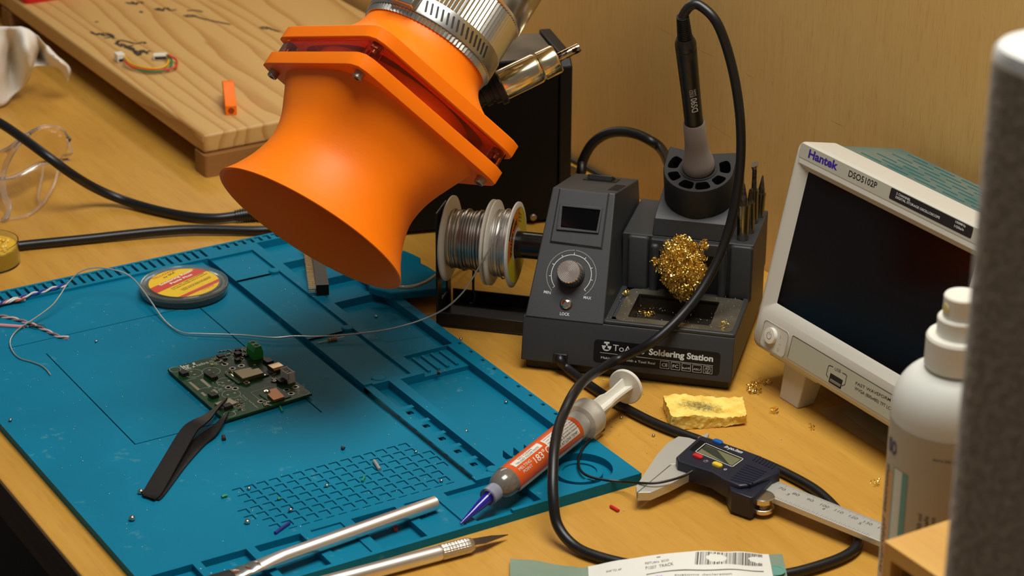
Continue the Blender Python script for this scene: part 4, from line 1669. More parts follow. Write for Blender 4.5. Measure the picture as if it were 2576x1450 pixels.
q = [bp(*p, 1.8) for p in ((1525, 990), (1620, 1080), (1790, 1025), (1660, 890), (1555, 915), (1570, 965))]
bm = nb()
c = bp(1630, 1010)
box(bm, -7, 8, -7.5, 7, .03, .6, Matrix.Translation((c[0], c[1], 0)))
m2 = obj('small_radio_module', bm, SMASK, pcb, smooth=0)
bm = nb()
prism(bm, q, .6, 2.2)
obj('copper_shield', bm, mat('copper_toned_shield', (164, 112, 78), 0.42, .9), m2, smooth=0, bevel=.15)
bm = nb()
c = bp(1508, 955)
lathe(bm, [(1.4, .6), (1.4, 1.2), (.5, 1.2), (.5, 1.7)], 16, Matrix.Translation((c[0], c[1], 0)))
obj('antenna_socket', bm, GOLD, m2)
# big connectors
c = bp(1395, 455)
bm = nb()
T = Matrix.Translation((c[0], c[1], 0)) @ Matrix.Rotation(-.05, 4, 'Z')
prof = [(-3.6, .05), (3.6, .05), (3.6, 5), (2.2, 9.6), (-2.2, 9.6), (-3.6, 6)]
n = len(prof)
vs = [(x, y, z) for y in (-.2, 10.2) for x, z in prof]
GRN = mat('terminal_green', (44, 146, 58), 0.45)
mk(bm, vs, [tuple(range(n))[::-1], tuple(range(n, 2 * n))] + [(i, (i + 1) % n, (i + 1) % n + n, i + n) for i in range(n)], T)
ter = obj('screw_terminal', bm, GRN, pcb, smooth=0, bevel=.3)
bm = nb()
for y in (2.5, 7.5):
    lathe(bm, [(1.7, 9.55), (1.7, 9.66)], 20, T @ Matrix.Translation((0, y, 0)))
obj('terminal_screw', bm, mat('screw_well', (14, 40, 20), 0.7), ter, smooth=0)
bm = nb()
for y in (2.5, 7.5):
    box(bm, 3.55, 3.75, y - 1.6, y + 1.6, .8, 4, T)
obj('wire_slot', bm, DARKG, ter, smooth=0)
c = bp(1655, 610)
bm = nb()
pl = rrect(-4.5, 4.5, 0, 3.2, 1.4, 5)
T = Matrix.Translation((c[0], c[1], 0)) @ Matrix.Rotation(0.0, 4, 'Z')
MUS = T @ frame((4, 0, .1), (0, 1, 0), z=(1, 0, 0))
prism(bm, [(x, y) for x, y in pl], -8, 0, MUS)
obj('usb_socket', bm, mat('socket_shell', (160, 136, 104), 0.3, 1.0), pcb, smooth=40)
c = bp(1840, 770)
bm = nb()
T = Matrix.Translation((c[0], c[1], 0))
WHC = mat('white_connector', (214, 208, 198), 0.5)
box(bm, -2.6, 2.6, -5, 5, .05, 3, T)
box(bm, 2, 2.6, -5, 5, 3, 7, T)
box(bm, -2.6, -2, -5, 5, 3, 7, T)
for y in (-5, -1.6, 1.2, 4.4):
    box(bm, -2.6, 2.6, y, y + .6, 3, 7.6 if y in (-5, 4.4) else 6, T)
con = obj('pin_connector', bm, WHC, pcb, smooth=0)
bm = nb()
for y in (-2.5, 0, 2.5):
    box(bm, -.3, .3, y - .3, y + .3, 3, 6.4, T)
obj('pin', bm, PADM, con, smooth=0)
# slide switch or jack the tweezers point at
c = bp(905, 1120)
q = [bp(*p, 1.6) for p in ((722, 1118), (850, 1195), (1070, 1110), (955, 1042))]
bm = nb()
prism(bm, q, .05, 1.7)
obj('card_socket', bm, mat('tin_cover', (160, 152, 134), 0.4, .9), pcb, smooth=0, bevel=.15)
bm = nb()
comp('black_module', 1540, 500, 5, 6, 2, ICB)
for x, y, sx, sy, sz in ((255, 690, 4.6, 5.6, 2.6), (640, 705, 5, 5, 2.4), (700, 748, 4.6, 5, 2.4), (705, 1025, 5, 5.4, 2.4), (920, 1195, 5.6, 4.6, 2.6), (1745, 815, 5, 5, 2.6), (820, 420, 4.6, 3.8, 1.6), (870, 450, 3, 3, 1.2), (1078, 400, 3.8, 4.4, 2.6), (1080, 330, 3.2, 3, 1.8), (1215, 410, 3, 3, 1.6), (1075, 480, 3.2, 3.2, 1.8)):
    o = comp('diode_package', x, y, sx, sy, sz, ICB)
    cc = bp(x, y)
    bm = nb()
    box(bm, cc[0] + sx / 2 - .2, cc[0] + sx / 2 + .9, cc[1] - sy * .32, cc[1] + sy * .1, .05, sz * .5)
    obj('lead', bm, PADM, o, smooth=0)
o = comp('push_button', 1212, 830, 3.6, 3.6, 1.4, PADM)
cc = bp(1212, 826)
bm = nb()
lathe(bm, [(1.2, 1.4), (1.2, 2)], 14, Matrix.Translation((*cc, 0)))
obj('button_cap', bm, ICB, o)
CAPB = mat('ceramic_capacitor', (150, 116, 78), 0.4)
for k in range(84):
    x, y = rnd.choice([(rnd.uniform(760, 1240), rnd.uniform(310, 480)), (rnd.uniform(900, 990), rnd.uniform(620, 700)), (rnd.uniform(1470, 1560), rnd.uniform(1100, 1160)), (rnd.uniform(1030, 1140), rnd.uniform(1080, 1230)), (rnd.uniform(1600, 1680), rnd.uniform(760, 800)), (rnd.uniform(750, 850), rnd.uniform(430, 520))])
    cc = bp(x, y)
    r = rnd.choice([0, 1.5708])
    T = Matrix.Translation((*cc, 0)) @ Matrix.Rotation(r, 4, 'Z')
    bm = nb()
    box(bm, -.55, .55, -.45, .45, .03, .75, T, 0)
    for s_ in (-1, 1):
        box(bm, s_ * .85 - .32, s_ * .85 + .32, -.5, .5, .03, .8, T, 1)
    obj('chip_resistor', bm, [ICB if k % 3 else CAPB, PADM], pcb, smooth=0)
for x, y in ((690, 541), (1335, 545)):
    comp('indicator_light', x, y, 1.6, 1.2, .7, mat('amber_led', (196, 186, 40), 0.4))

# ------------------------------------------------------------------ tweezers
TWB = mat('black_coated_steel', (40, 37, 35), 0.42, 0.6, bump=.15, scale=1500, bdist=.0001)


def ribbon(bm, px, widths, th, tilt=None):
    P = spline([at(*p) for p in px], 6)
    Wd = spline([(w, 0, 0) for w in widths], 6)
    secs = []
    for i, p in enumerate(P):
        t = (P[min(i + 1, len(P) - 1)] - P[max(i - 1, 0)]).normalized()
        s = t.cross(V((0, 0, 1))).normalized()
        if tilt:
            s = (s + V((0, 0, tilt))).normalized()
        nn = s.cross(t).normalized()
        w = max(Wd[i].x, .3) / 2
        h = th / 2
        secs.append([p - s * w - nn * h, p + s * w - nn * h, p + s * w + nn * h, p - s * w + nn * h])
    loft(bm, secs)


tw = thing('tweezers', 'black pointed tweezers on the blue mat with tips on the circuit board', 'tweezers', Matrix.Identity(4))
bm = nb()
ribbon(bm, [(376, 1252, 6.6), (384, 1240, 7), (430, 1160, 9), (474, 1086, 12), (500, 1064, 13.2), (520, 1051, 13), (542, 1031, 12.4), (571, 1002, 10.5)], [8, 11.5, 11, 10.4, 9.6, 6.5, 3, .7], 1.3)
obj('arm', bm, TWB, tw, bevel=.3)
bm = nb()
ribbon(bm, [(382, 1256, 5.9), (393, 1244, 5.9), (450, 1170, 5.9), (497, 1118, 6.2), (526, 1094, 7.2), (548, 1072, 8.6), (562, 1054, 9.6), (575, 1037, 9.6)], [8, 10.5, 10, 9.6, 9, 5.5, 3, .6], 1.3)
obj('arm', bm, TWB, tw, bevel=.3)

# ------------------------------------------------------------------ flux tin
tin_c = at(462.5, 711, 13.2)
tin_c.z = FZ + .05
u = at(485.4, 681.3, 13) - at(401.6, 718.6, 13)
MTN = frame(tin_c, u, z=(0, 0, 1))
tin = thing('flux_tin', 'round clear flat tin of rosin flux with a yellow and red label on the mat', 'tin', MTN)
CLR = mat('clear_styrene', (232, 240, 240), 0.08, 0, trans=1.0, ior=1.3)
bm = nb()
lathe(bm, [(29.6, 0), (30.2, .5), (30.2, 5.4), (29.4, 5.4), (29.4, .9)], 72, cap1=True)
obj('base', bm, CLR, tin, smooth=30)
bm = nb()
lathe(bm, [(28.8, 1.0), (28.8, 5.0)], 48)
obj('flux_paste', bm, mat('pale_flux', (150, 170, 168), 0.3, 0, trans=.85, ior=1.15), tin)
bm = nb()
lathe(bm, [(29.3, 5.5), (31, 5.6), (31.2, 6.4), (31.0, 7.9), (30.2, 8.4), (29.2, 8.3), (28.6, 7.6), (27, 7.5), (26.4, 8.0), (25.6, 7.6)], 72)
obj('lid', bm, mat('grey_clear_lid', (214, 220, 216), 0.12, 0, trans=.92, ior=1.25), tin, smooth=25)
bm = nb()
lathe(bm, [(24.6, 7.7), (24.6, 7.85)], 72)
obj('label', bm, mat('label_yellow', (226, 184, 18), 0.45), tin, smooth=0)
LRED = mat('label_red', (196, 62, 46), 0.45)


def chord(bm, y0, y1, r, z, mi=0):
    K = 20
    x0 = lambda y: math.sqrt(max(r * r - y * y, 0))
    ys_ = [y0 + (y1 - y0) * i / K for i in range(K + 1)]
    mk(bm, [(-x0(y), y, z) for y in ys_] + [(x0(y), y, z) for y in ys_[::-1]], [tuple(range(2 * K + 2))], None, mi)


bm = nb()
c8 = lambda x, y: (340 + x / 9.908, 650 + y / 9.908)
MTL = MTN @ Matrix.Translation((0, 0, 7.86))
lv = lambda x, y: uv(MTL, *c8(x, y))[1]
chord(bm, lv(630, 835), lv(420, 735), 24.6, 7.9)
chord(bm, lv(1420, 890), lv(1215, 905), 24.6, 7.9)
TL = Matrix.Translation((0, 0, 7.86))
write_px(bm, 'YELLOWJell', MTL, c8(450, 540), c8(1050, 285), c8(430, 500), M=TL, mi=0)
write_px(bm, 'by SRA', MTL, c8(735, 500), c8(1005, 362), c8(720, 460), M=TL, mi=2, shear=.2)
write_px(bm, 'Soldering Rosin', MTL, c8(640, 690), c8(1440, 315), c8(612, 650), M=TL, mi=1, bold=.03)
write_px(bm, 'Paste Flux', MTL, c8(905, 650), c8(1445, 410), c8(880, 612), M=TL, mi=1, bold=.03)
for t, p, q, r in (('made in USA  a high activity paste flux', (905, 770), (1720, 375), (900, 745)), ('no clean formula, easy to remove', (960, 790), (1800, 385), (955, 765)), ('CAUTION', (1150, 795), (1310, 720), (1145, 772)), ('may irritate eyes and skin', (1330, 712), (1880, 455), (1326, 690)), ('keep out of reach of children', (1210, 805), (1900, 480), (1205, 780))):
    write_px(bm, t, MTL, c8(*p), c8(*q), c8(*r), M=TL, mi=2, bold=.01)
write_px(bm, 'www.sra-solder.com', MTL, c8(1460, 830), c8(1960, 585), c8(1450, 805), M=TL, mi=3)
write_px(bm, '2 oz (56.7 g)', MTL, c8(1690, 805), c8(1960, 680), c8(1680, 770), M=TL, mi=0)
obj('label_print', bm, [LRED, mat('label_cream', (236, 226, 206), 0.5), INKK, mat('label_pink', (224, 130, 104), 0.5)], tin, smooth=0, recalc=False)

# ------------------------------------------------------------------ yellow rosin jar
jc = at(-35, 608, 17.5)
jar = thing('rosin_jar', 'small open clear jar of crumbly yellow rosin at the left edge', 'jar', Matrix.Translation((jc.x, jc.y, 0)))
bm = nb()
lathe(bm, [(22.4, 0), (23.2, .8), (23.2, 17.6), (22.6, 17.6), (22.6, 1.2)], 64)
obj('glass', bm, CLR, jar, smooth=30)
bm = nb()
rnd2 = random.Random(8)
rings = []
for i in range(9):
    r = 22.3 * (1 - i / 9)
    rings.append([(r * math.cos(2 * math.pi * k / 40), r * math.sin(2 * math.pi * k / 40), 13.2 + (rnd2.uniform(-.8, 1.6) if i else 0)) for k in range(40)])
loft(bm, [[(22.3 * math.cos(2 * math.pi * k / 40), 22.3 * math.sin(2 * math.pi * k / 40), 1.4) for k in range(40)]] + rings)
for k in range(120):
    a, r = rnd2.uniform(0, 6.3), rnd2.uniform(0, 17)
    ball(bm, (r * math.cos(a), r * math.sin(a), 14), rnd2.uniform(.8, 2.6), 7, sz=.7)
obj('rosin', bm, mat('yellow_rosin', (226, 176, 50), 0.4, sss=.4, sssr=(1, .6, .1), ssss=.003), jar, smooth=50)

# ------------------------------------------------------------------ pin header, resistor
a, b2 = at(812, 742, 8), at(800, 660, 8)
dv = (b2 - a)
dv.z = 0
MPH = frame((a.x, a.y, 7.4), dv, z=(0, 0, 1))
hdr = thing('pin_header', 'long black ribbed pin header with gold pins lying across the mat trays', 'pin header', MPH)
bm = nb()
for k in range(36):
    box(bm, k * 2.54, k * 2.54 + 2.3, -4.4, 4.4, 0, 8.2)
box(bm, 0, 36 * 2.54 - .3, -4.1, 4.1, .2, 7.9)
obj('body', bm, mat('header_black', (40, 32, 24), 0.45), hdr, smooth=0)
for k in range(36):
    bm = nb()
    for z in (2, 5):
        box(bm, k * 2.54 + .85, k * 2.54 + 1.5, 4.4, 9.6, z, z + .64)
    obj('pin', bm, GOLD, hdr, smooth=0)
a, b2 = at(800, 863, 5.6), at(866, 847, 7)
dv = b2 - a
MRS = frame(a, dv.orthogonal(), z=dv)
res = thing('resistor', 'small brown banded resistor with bent leads in a mat tray under the solder strand', 'resistor', MRS)
Lr = dv.length
m0 = Lr * .55
bm = nb()
lathe(bm, [(.5, m0 - 3.4), (1.3, m0 - 3.1), (1.3, m0 - 2), (1.05, m0 - 1.6), (1.05, m0 + 1.6), (1.3, m0 + 2), (1.3, m0 + 3.1), (.5, m0 + 3.4)], 18)
rb = obj('body', bm, mat('resistor_tan', (176, 132, 70), 0.4), res)
for z, col in ((-2.6, (110, 60, 20)), (-.9, (40, 30, 24)), (.4, (150, 40, 20)), (2.6, (190, 150, 60))):
    bm = nb()
    lathe(bm, [(1.36 if abs(z) > 2 else 1.1, m0 + z - .25), (1.36 if abs(z) > 2 else 1.1, m0 + z + .25)], 18)
    obj('colour_band', bm, mat('band', col, 0.4), rb)
for z0, z1 in ((0, m0 - 3.3), (m0 + 3.3, Lr)):
    bm = nb()
    lathe(bm, [(.32, z0), (.32, z1)], 8)
    obj('lead', bm, SOLDER, res)

# ------------------------------------------------------------------ solder paste syringe
s0, s1 = at(1276, 1212, 16.2), at(1437, 1083, 17.6)
dv = (s1 - s0).normalized()
MSY = frame(s0, dv.cross(V((0, 0, 1))), z=dv)
syr = thing('paste_syringe', 'solder paste syringe with orange label, blue needle and white plunger across the mat corner', 'syringe', MSY)
iv = MSY.inverted()
zq = lambda px, py, z: (iv @ at(px, py, z)).z
zlab = zq(1437, 1083, 17.6)
zfl0, zfl1 = zq(1462, 1068, 17.8), zq(1486, 1046, 18)
zpl = zq(1576, 974, 19)
SR = 9.0
bm = nb()
lathe(bm, [(3.2, -15), (3.6, -12), (6.6, -9.6), (8.2, -6.4), (SR - .3, -2.8), (SR - .2, 0)], 44, cap1=True)
obj('filled_tip', bm, mat('grey_paste_front', (112, 106, 98), 0.22, .15, coat=.6), syr)
bm = nb()
lathe(bm, [(SR - .2, 0), (SR - .2, zfl0 - 1), (SR + 2.8, zfl0), (SR + 3.4, zfl0 + 2), (SR + 3.2, zfl1 - 1), (SR + 2.2, zfl1), (SR - 2, zfl1), (SR - 2, zfl0 + 2)], 44)
FROST = mat('frosted_barrel', (226, 220, 208), 0.3, 0, trans=.6, ior=1.3)
obj('barrel', bm, FROST, syr)
bm = nb()
lathe(bm, [(5.4, -21.5), (5.4, -13.5), (4.2, -13), (4.2, -21.5)], 30, cap0=False, cap1=False)
obj('luer_collar', bm, mat('clear_blue_collar', (190, 196, 214), 0.25, 0, trans=.6, ior=1.35), syr)
tipp = iv @ at(1158, 1319, 6.6)
bm = nb()
b0 = V((0, 0, -15))
d2 = (tipp - b0)
M = frame(b0, d2.orthogonal(), z=d2)
Ln = d2.length
lathe(bm, [(3.9, 0), (3.6, 4), (2.6, Ln * .5), (1.1, Ln * .9), (.7, Ln)], 28, M)
obj('needle_tip', bm, mat('blue_needle', (34, 32, 150), 0.2, coat=.5), syr)
bm = nb()
lathe(bm, [(SR, 0.3), (SR, zlab)], 56, cap0=False, cap1=False)
slab = obj('label', bm, mat('label_orange_red', (206, 82, 20), 0.4), syr)
# printing wrapped on the label; angle 0 faces the camera, growing upward
fv = (iv.to_3x3() @ (CAM - s0)).normalized()
A0 = math.atan2(fv.y, fv.x)
upl = iv.to_3x3() @ V((0, 0, 1))
sgn = 1 if math.sin(math.atan2(upl.y, upl.x) - A0) > 0 else -1


def sw(z0, off):
    def f(p):
        an = A0 + sgn * (off + p[1] / SR)
        r = SR + .05 + p[2]
        return V((r * math.cos(an), r * math.sin(an), z0 + p[0]))
    return f


def patch(bm, z0, z1, a0, a1, h, mi):
    K = 14
    f = sw(0, 0)
    vs = []
    for i in range(K + 1):
        y = SR * (a0 + (a1 - a0) * i / K)
        vs += [f((z0, y, h)), f((z1, y, h))]
    mk(bm, vs, [(2 * i, 2 * i + 1, 2 * i + 3, 2 * i + 2) for i in range(K)], None, mi)


bm = nb()
patch(bm, zlab * .51, zlab * .945, -.55, .80, .02, 0)
patch(bm, zlab * .06, zlab * .47, .38, .86, .02, 0)
patch(bm, 1, zlab - 1, -1.45, -1.0, .02, 0)
T = dict(lift=.06)
write(bm, '183\u00b0C', 0, 0, zlab * .24, 4.4, wrap=sw(zlab * .275, -.28), mi=0, bold=.01)
write(bm, 'MELTING', 0, 0, zlab * .18, 1.9, wrap=sw(zlab * .06, .02), mi=0)
write(bm, 'POINT', 0, 0, zlab * .13, 1.9, wrap=sw(zlab * .09, -.28), mi=0)
write(bm, 'NO CLEAN', 0, 0, zlab * .2, 1.4, wrap=sw(zlab * .16, .66), mi=1, lift=.08)
write(bm, 'TIN LEAD SOLDER PASTE', 0, 0, zlab * .34, 1.5, wrap=sw(zlab * .09, .43), mi=1, lift=.08)
write(bm, 'STORE AT LOW TEMP.', 0, 0, zlab * .38, 1.9, wrap=sw(zlab * .54, -.46), mi=1, lift=.08)
for k in range(5):
    write(bm, ['Sn63 Pb37 alloy', 'use within', 'keep sealed after', 'syringe 10cc', 'flux class'][k], 0, 0, zlab * .17, .9, wrap=sw(zlab * .53, .62 - k * .19), mi=1, lift=.08)
    write(bm, ['made for rework', 'batch and date', 'see data sheet', 'avoid contact', 'wash hands'][k], 0, 0, zlab * .22, .9, wrap=sw(zlab * .74, .66 - k * .19), mi=1, lift=.08)
patch(bm, zlab * .722, zlab * .728, -.15, .78, .06, 1)
patch(bm, zlab * .53, zlab * .93, -.12, -.105, .06, 1)
obj('label_print', bm, [mat('label_paper', (222, 214, 200), 0.5), INKK], slab, smooth=30, recalc=False)
bm = nb()
for ang in (0.5, 0.5 + math.pi / 2):
    M = Matrix.Rotation(A0 + ang, 4, 'Z')
    zz = zfl1 - 14
    prof = [(zz, 6.4), (zpl * .80, 6.4), (zpl * .84, 5.2), (zpl * .9, 5.0), (zpl - .8, 6)]
    vs, n = [], len(prof)
    for s_ in (-.8, .8):
        vs += [(x, s_, z) for z, x in prof] + [(-x, s_, z) for z, x in prof[::-1]]
    n2 = 2 * n
    mk(bm, vs, [tuple(range(n2)), tuple(range(2 * n2 - 1, n2 - 1, -1))] + [(i, i + n2, (i + 1) % n2 + n2, (i + 1) % n2) for i in range(n2)], M)
lathe(bm, [(11.2, zpl - .9), (11.8, zpl - .3), (11.8, zpl + 1), (11.2, zpl + 1.6)], 44)
obj('plunger', bm, WHITEP, syr, smooth=30)

# thin black wire by the syringe
bm = nb()
pts = [at(1480, 1040, 4), at(1496, 1058, 3), at(1513, 1066, 4), at(1512, 1076, 5), at(1519, 1082, 4), at(1500, 1090, 7), at(1486, 1104, 9), at(1468, 1124, 9), at(1457, 1150, 8), at(1456, 1172, 7.6), at(1466, 1190, 7.6), at(1490, 1202, 7.6), at(1530, 1209, 7.8), at(1570, 1213, 8),
       at(1610, 1216, 13), at(1650, 1216, 14.5), at(1690, 1208, 15), at(1720, 1198, 15), at(1742, 1186, 16)]
tube(bm, spline(pts, 6), .8, 8)
tag(obj('thin_black_wire', bm, RUBBER, None), 'thin black wire curling from behind the syringe over the mat corner to the caliper', 'wire')

# ------------------------------------------------------------------ craft knife and acid brush
k1, k0 = at(1108, 1391, 5), at(840, 1462, 5)
dv = (k1 - k0)
dv.z = 0
MKN = frame((k1.x, k1.y, 4.8), (dv.y, -dv.x, 0), z=dv)
kn = thing('craft_knife', 'silver craft knife with knurled collar and pointed blade at the front edge', 'knife', MKN)
bm = nb()
lathe(bm, [(4.6, -130), (4.6, -1.5), (4.3, 0)], 36)
obj('handle', bm, mat('satin_aluminium', (232, 230, 224), .36, .95), kn)
bm = nb()
KN_ = 72
secs = []
zc_ = (MKN.inverted() @ at(1192, 1371, 5)).z
for i in range(26):
    z = zc_ * i / 25
    taper = 1 if z < zc_ - 3 else 1 - .25 * (z - zc_ + 3) / 3
    secs.append([((4.55 + .22 * math.sin(12 * (2 * math.pi * k / KN_) + z * 2.2) * math.sin(12 * (2 * math.pi * k / KN_) - z * 2.2)) * taper * math.cos(2 * math.pi * k / KN_),
                  (4.55 + .22 * math.sin(12 * (2 * math.pi * k / KN_) + z * 2.2) * math.sin(12 * (2 * math.pi * k / KN_) - z * 2.2)) * taper * math.sin(2 * math.pi * k / KN_), z) for k in range(KN_)])
loft(bm, secs)
obj('knurled_collar', bm, mat('knurled_aluminium', (206, 200, 188), 0.34, 1.0), kn, smooth=20)
tp = MKN.inverted() @ at(1279, 1346, 3.4)
bm = nb()
bl = [(-3.6, zc_ - 1.5), (3.4, zc_ - 1.5), (3.6, zc_ + 6), (tp.x, tp.z), (-3.8, zc_ + 14)]
vs = [(x, -1.6 + (tp.y + 1.6) * max(0, (z - zc_) / (tp.z - zc_)) + s_, z) for s_ in (-.25, .25) for x, z in bl]
mk(bm, vs, [(0, 1, 2, 3, 4), (9, 8, 7, 6, 5)] + [(i, (i + 1) % 5, (i + 1) % 5 + 5, i + 5) for i in range(5)])
obj('blade', bm, mat('blade_steel', (132, 120, 104), 0.3, 1.0), kn, smooth=0)

b1, b0 = at(1096, 1266, 9), at(650, 1425, 9.5)
MBR = frame(b1, (b0 - b1).cross(V((0, 0, 1))), z=(b0 - b1))
br = thing('acid_brush', 'shiny tin tube flux brush with crimped end lying over the front pockets of the mat', 'brush', MBR)
Lb = (b0 - b1).length
bm = nb()
secs = []
for z, rx, ry in ((0, 4.0, 4.0), (.3, 4.3, 4.3), (Lb - 16, 4.3, 4.3), (Lb - 8, 4.5, 3.7), (Lb, 5.2, 2.6)):
    secs.append([(rx * math.cos(2 * math.pi * k / 32), ry * math.sin(2 * math.pi * k / 32), z) for k in range(32)])
loft(bm, secs)
obj('tube_handle', bm, mat('tinned_tube', (238, 236, 228), 0.36, .95), br)
bm = nb()
secs = []
for z, rx, ry in ((Lb - .5, 5.2, 2.6), (Lb + 3, 5.6, 3.0), (Lb + 6, 5.5, 1.7), (Lb + 9, 5.6, 2.8), (Lb + 12, 5.4, 1.5), (Lb + 17, 5.6, 2.6)):
    secs.append([(rx * math.cos(2 * math.pi * k / 32), ry * math.sin(2 * math.pi * k / 32), z) for k in range(32)])
loft(bm, secs)
obj('crimped_ferrule', bm, mat('tinned_ferrule', (238, 236, 228), 0.24, 1.0), br)
bm = nb()
secs = []
for z, rx, ry in ((Lb + 16.5, 5.0, 2.2), (Lb + 20, 5.3, 2.6), (Lb + 34, 6.2, 3)):
    secs.append([(rx * math.cos(2 * math.pi * k / 32) * (1 + .05 * (k % 2)), ry * math.sin(2 * math.pi * k / 32) * (1 + .1 * (k % 2)), z) for k in range(32)])
loft(bm, secs)
obj('bristles', bm, mat('dark_bristles', (30, 26, 22), 0.7), br)

# ------------------------------------------------------------------ digital caliper
cex = V((0.96360, 0.26735, 0))
ca = math.radians(1.3)
cex = V((cex.x * math.cos(ca) - cex.y * math.sin(ca), cex.x * math.sin(ca) + cex.y * math.cos(ca), 0))
ZBM = 12.0
co = at(1965, 1233, ZBM) - V((0.96360, 0.26735, 0)) * 70
MCL = frame((co.x, co.y, 0), cex, z=(0, 0, 1))
cal = thing('digital_caliper', 'digital caliper with dark blue display unit lying on the bench, jaws closed', 'caliper', MCL)
CALM = mat('satin_caliper_steel', (206, 204, 194), 0.42, 0.55, bump=.05, scale=200, stretch=(1, 14, 1))
iv = MCL.inverted()


def cp(x, y, z):
    p = iv @ at(1550 + x / 2.9, 950 + y / 2.9, z)
    return p.x, p.y


bm = nb()
ylo = (cp(1140, 880, ZBM)[1] + cp(1950, 1205, ZBM)[1]) / 2
yhi = (cp(1165, 750, ZBM)[1] + cp(1965, 1070, ZBM)[1]) / 2
box(bm, -8, 226, ylo, yhi, ZBM - 3.6, ZBM)
obj('beam', bm, CALM, cal, smooth=0, bevel=.3)
bm = nb()
q = [cp(*p, ZBM) for p in ((150, 840), (145, 795), (300, 560), (378, 475), (455, 430), (530, 440), (620, 470), (520, 620), (395, 636), (235, 770))]
prism(bm, q[::-1], ZBM - 4.6, ZBM + .1)
obj('fixed_jaw', bm, CALM, cal, smooth=0, bevel=.25)
bm = nb()
q = [cp(*p, ZBM - .2) for p in ((158, 842), (240, 772), (400, 640), (470, 600), (640, 640), (560, 690), (390, 780), (252, 840))]
prism(bm, q[::-1], ZBM - 5.6, ZBM - .1)
q = [cp(*p, ZBM) for p in ((600, 432), (680, 398), (672, 418), (640, 470), (560, 500))]
prism(bm, q[::-1], ZBM - 3.4, ZBM - .2)
obj('sliding_jaw', bm, CALM, cal, smooth=0, bevel=.25)
NAVY = mat('navy_plastic', (20, 25, 42), 0.42)
bm = nb()
ZT = 18
q = [cp(*p, ZT) for p in ((437, 575), (615, 418), (1060, 572), (1195, 655), (1195, 692), (975, 782), (900, 790), (790, 745), (700, 690), (450, 612))]
prism(bm, q[::-1], 6.6, ZT, ch=1.0)
q = [cp(*p, 15.5) for p in ((800, 745), (985, 770), (1190, 690), (1010, 870), (985, 880), (840, 830))]
prism(bm, q[::-1], 1.5, 15.5)
bdy = obj('display_unit', bm, NAVY, cal, smooth=30, bevel=.8)
bm = nb()
q = [cp(*p, ZT) for p in ((535, 530), (612, 458), (905, 575), (930, 592), (850, 656))]
prism(bm, [cp(*p, ZT) for p in ((535, 528), (614, 456), (935, 588), (855, 660))][::-1], ZT + .02, ZT + .1)
obj('window_bezel', bm, mat('glossy_dark_window', (22, 22, 20), 0.12), bdy, smooth=0)
bm = nb()
q = [cp(*p, ZT) for p in ((578, 543), (652, 482), (928, 596), (848, 654))]
outline(bm, q, .5, ZT + .16, None)
obj('window_frame_line', bm, INKW, bdy, smooth=0, recalc=False)
bm = nb()
prism(bm, [cp(*p, ZT) for p in ((594, 545), (655, 495), (908, 599), (846, 645))][::-1], ZT + .1, ZT + .14)
obj('lcd', bm, mat('lcd_olive', (112, 112, 84), 0.2), bdy, smooth=0)
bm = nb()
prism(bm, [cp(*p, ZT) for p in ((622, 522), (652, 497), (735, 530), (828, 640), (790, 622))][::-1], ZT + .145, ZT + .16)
obj('lcd_painted_reflection', bm, mat('lcd_dark_reflection', (52, 58, 48), 0.2), bdy, smooth=0)  # dark reflection painted across the display
for (x, y), col, nm in (((742, 476), (24, 92, 168), 'blue'), ((596, 582), (196, 34, 38), 'red'), ((738, 644), (224, 190, 48), 'yellow')):
    c = cp(x, y, ZT)
    bm = nb()
    M = Matrix.Translation((c[0], c[1], 0))
    prism(bm, rrect(-3.4, 3.4, -1.9, 1.9, 1.7), ZT, ZT + 1.5, M, ch=.5)
    obj('button', bm, mat(nm + '_button', col, 0.4), bdy, label=nm + ' push button')
bm = nb()
cz = MCL @ Matrix.Translation((0, 0, ZT + .05))
c9 = lambda x, y: (1550 + x / 2.9, 950 + y / 2.9)
write_px(bm, 'in-po./mm', cz, c9(786, 510), c9(912, 556), c9(796, 490), M=Matrix.Translation((0, 0, ZT)), shear=.15, bold=.02)
c = cp(655, 612, ZT)
outline(bm, [(c[0] + 1.3 * math.cos(.3 + i * .35), c[1] + 1.3 * math.sin(.3 + i * .35)) for i in range(18)], .3, ZT + .1, None)
mk(bm, [(c[0] - .15, c[1], ZT + .1), (c[0] + .15, c[1], ZT + .1), (c[0] + .15, c[1] + 1.6, ZT + .1), (c[0] - .15, c[1] + 1.6, ZT + .1)], [(0, 1, 2, 3)])
c = cp(797, 672, ZT)
write(bm, '0', c[0] - .8, c[1] - 1.2, 1.6, 2.4, lift=ZT + .1)
obj('lettering', bm, INKW, bdy, smooth=0, recalc=False)
bm = nb()
for k in range(8):
    t = k / 7
    a, b2 = cp(945 + 150 * 0, 640, ZT), None
    p0_, p1_ = cp(948 - 118 * t, 638 + 106 * t, ZT), cp(1090 - 105 * t, 692 + 92 * t, ZT)
    tube(bm, [(*p0_, ZT), (*p1_, ZT)], .55, 6)
for k in range(7):
    t = k / 6
    p0_, p1_ = cp(1030 + 135 * t, 574 + 62 * t, ZT), cp(998 + 135 * t, 606 + 62 * t, ZT)
    tube(bm, [(*p0_, ZT), (*p1_, ZT)], .55, 6)
obj('grip_ribs', bm, NAVY, bdy)
bm = nb()
c = cp(1070, 890, 10)
M = Matrix.Translation((c[0], c[1], 0))
lathe(bm, [(4, 2.5), (6.6, 2.9), (7, 3.6), (7, 5.6), (6.4, 6), (4, 6.2), (4, 8.6), (6.4, 8.8), (7, 9.4), (7, 12.2), (6.4, 12.8), (.1, 12.9)], 40, M)
obj('thumb_wheel', bm, mat('turned_wheel', (214, 206, 192), 0.24, 1.0), cal, smooth=30)
bm = nb()
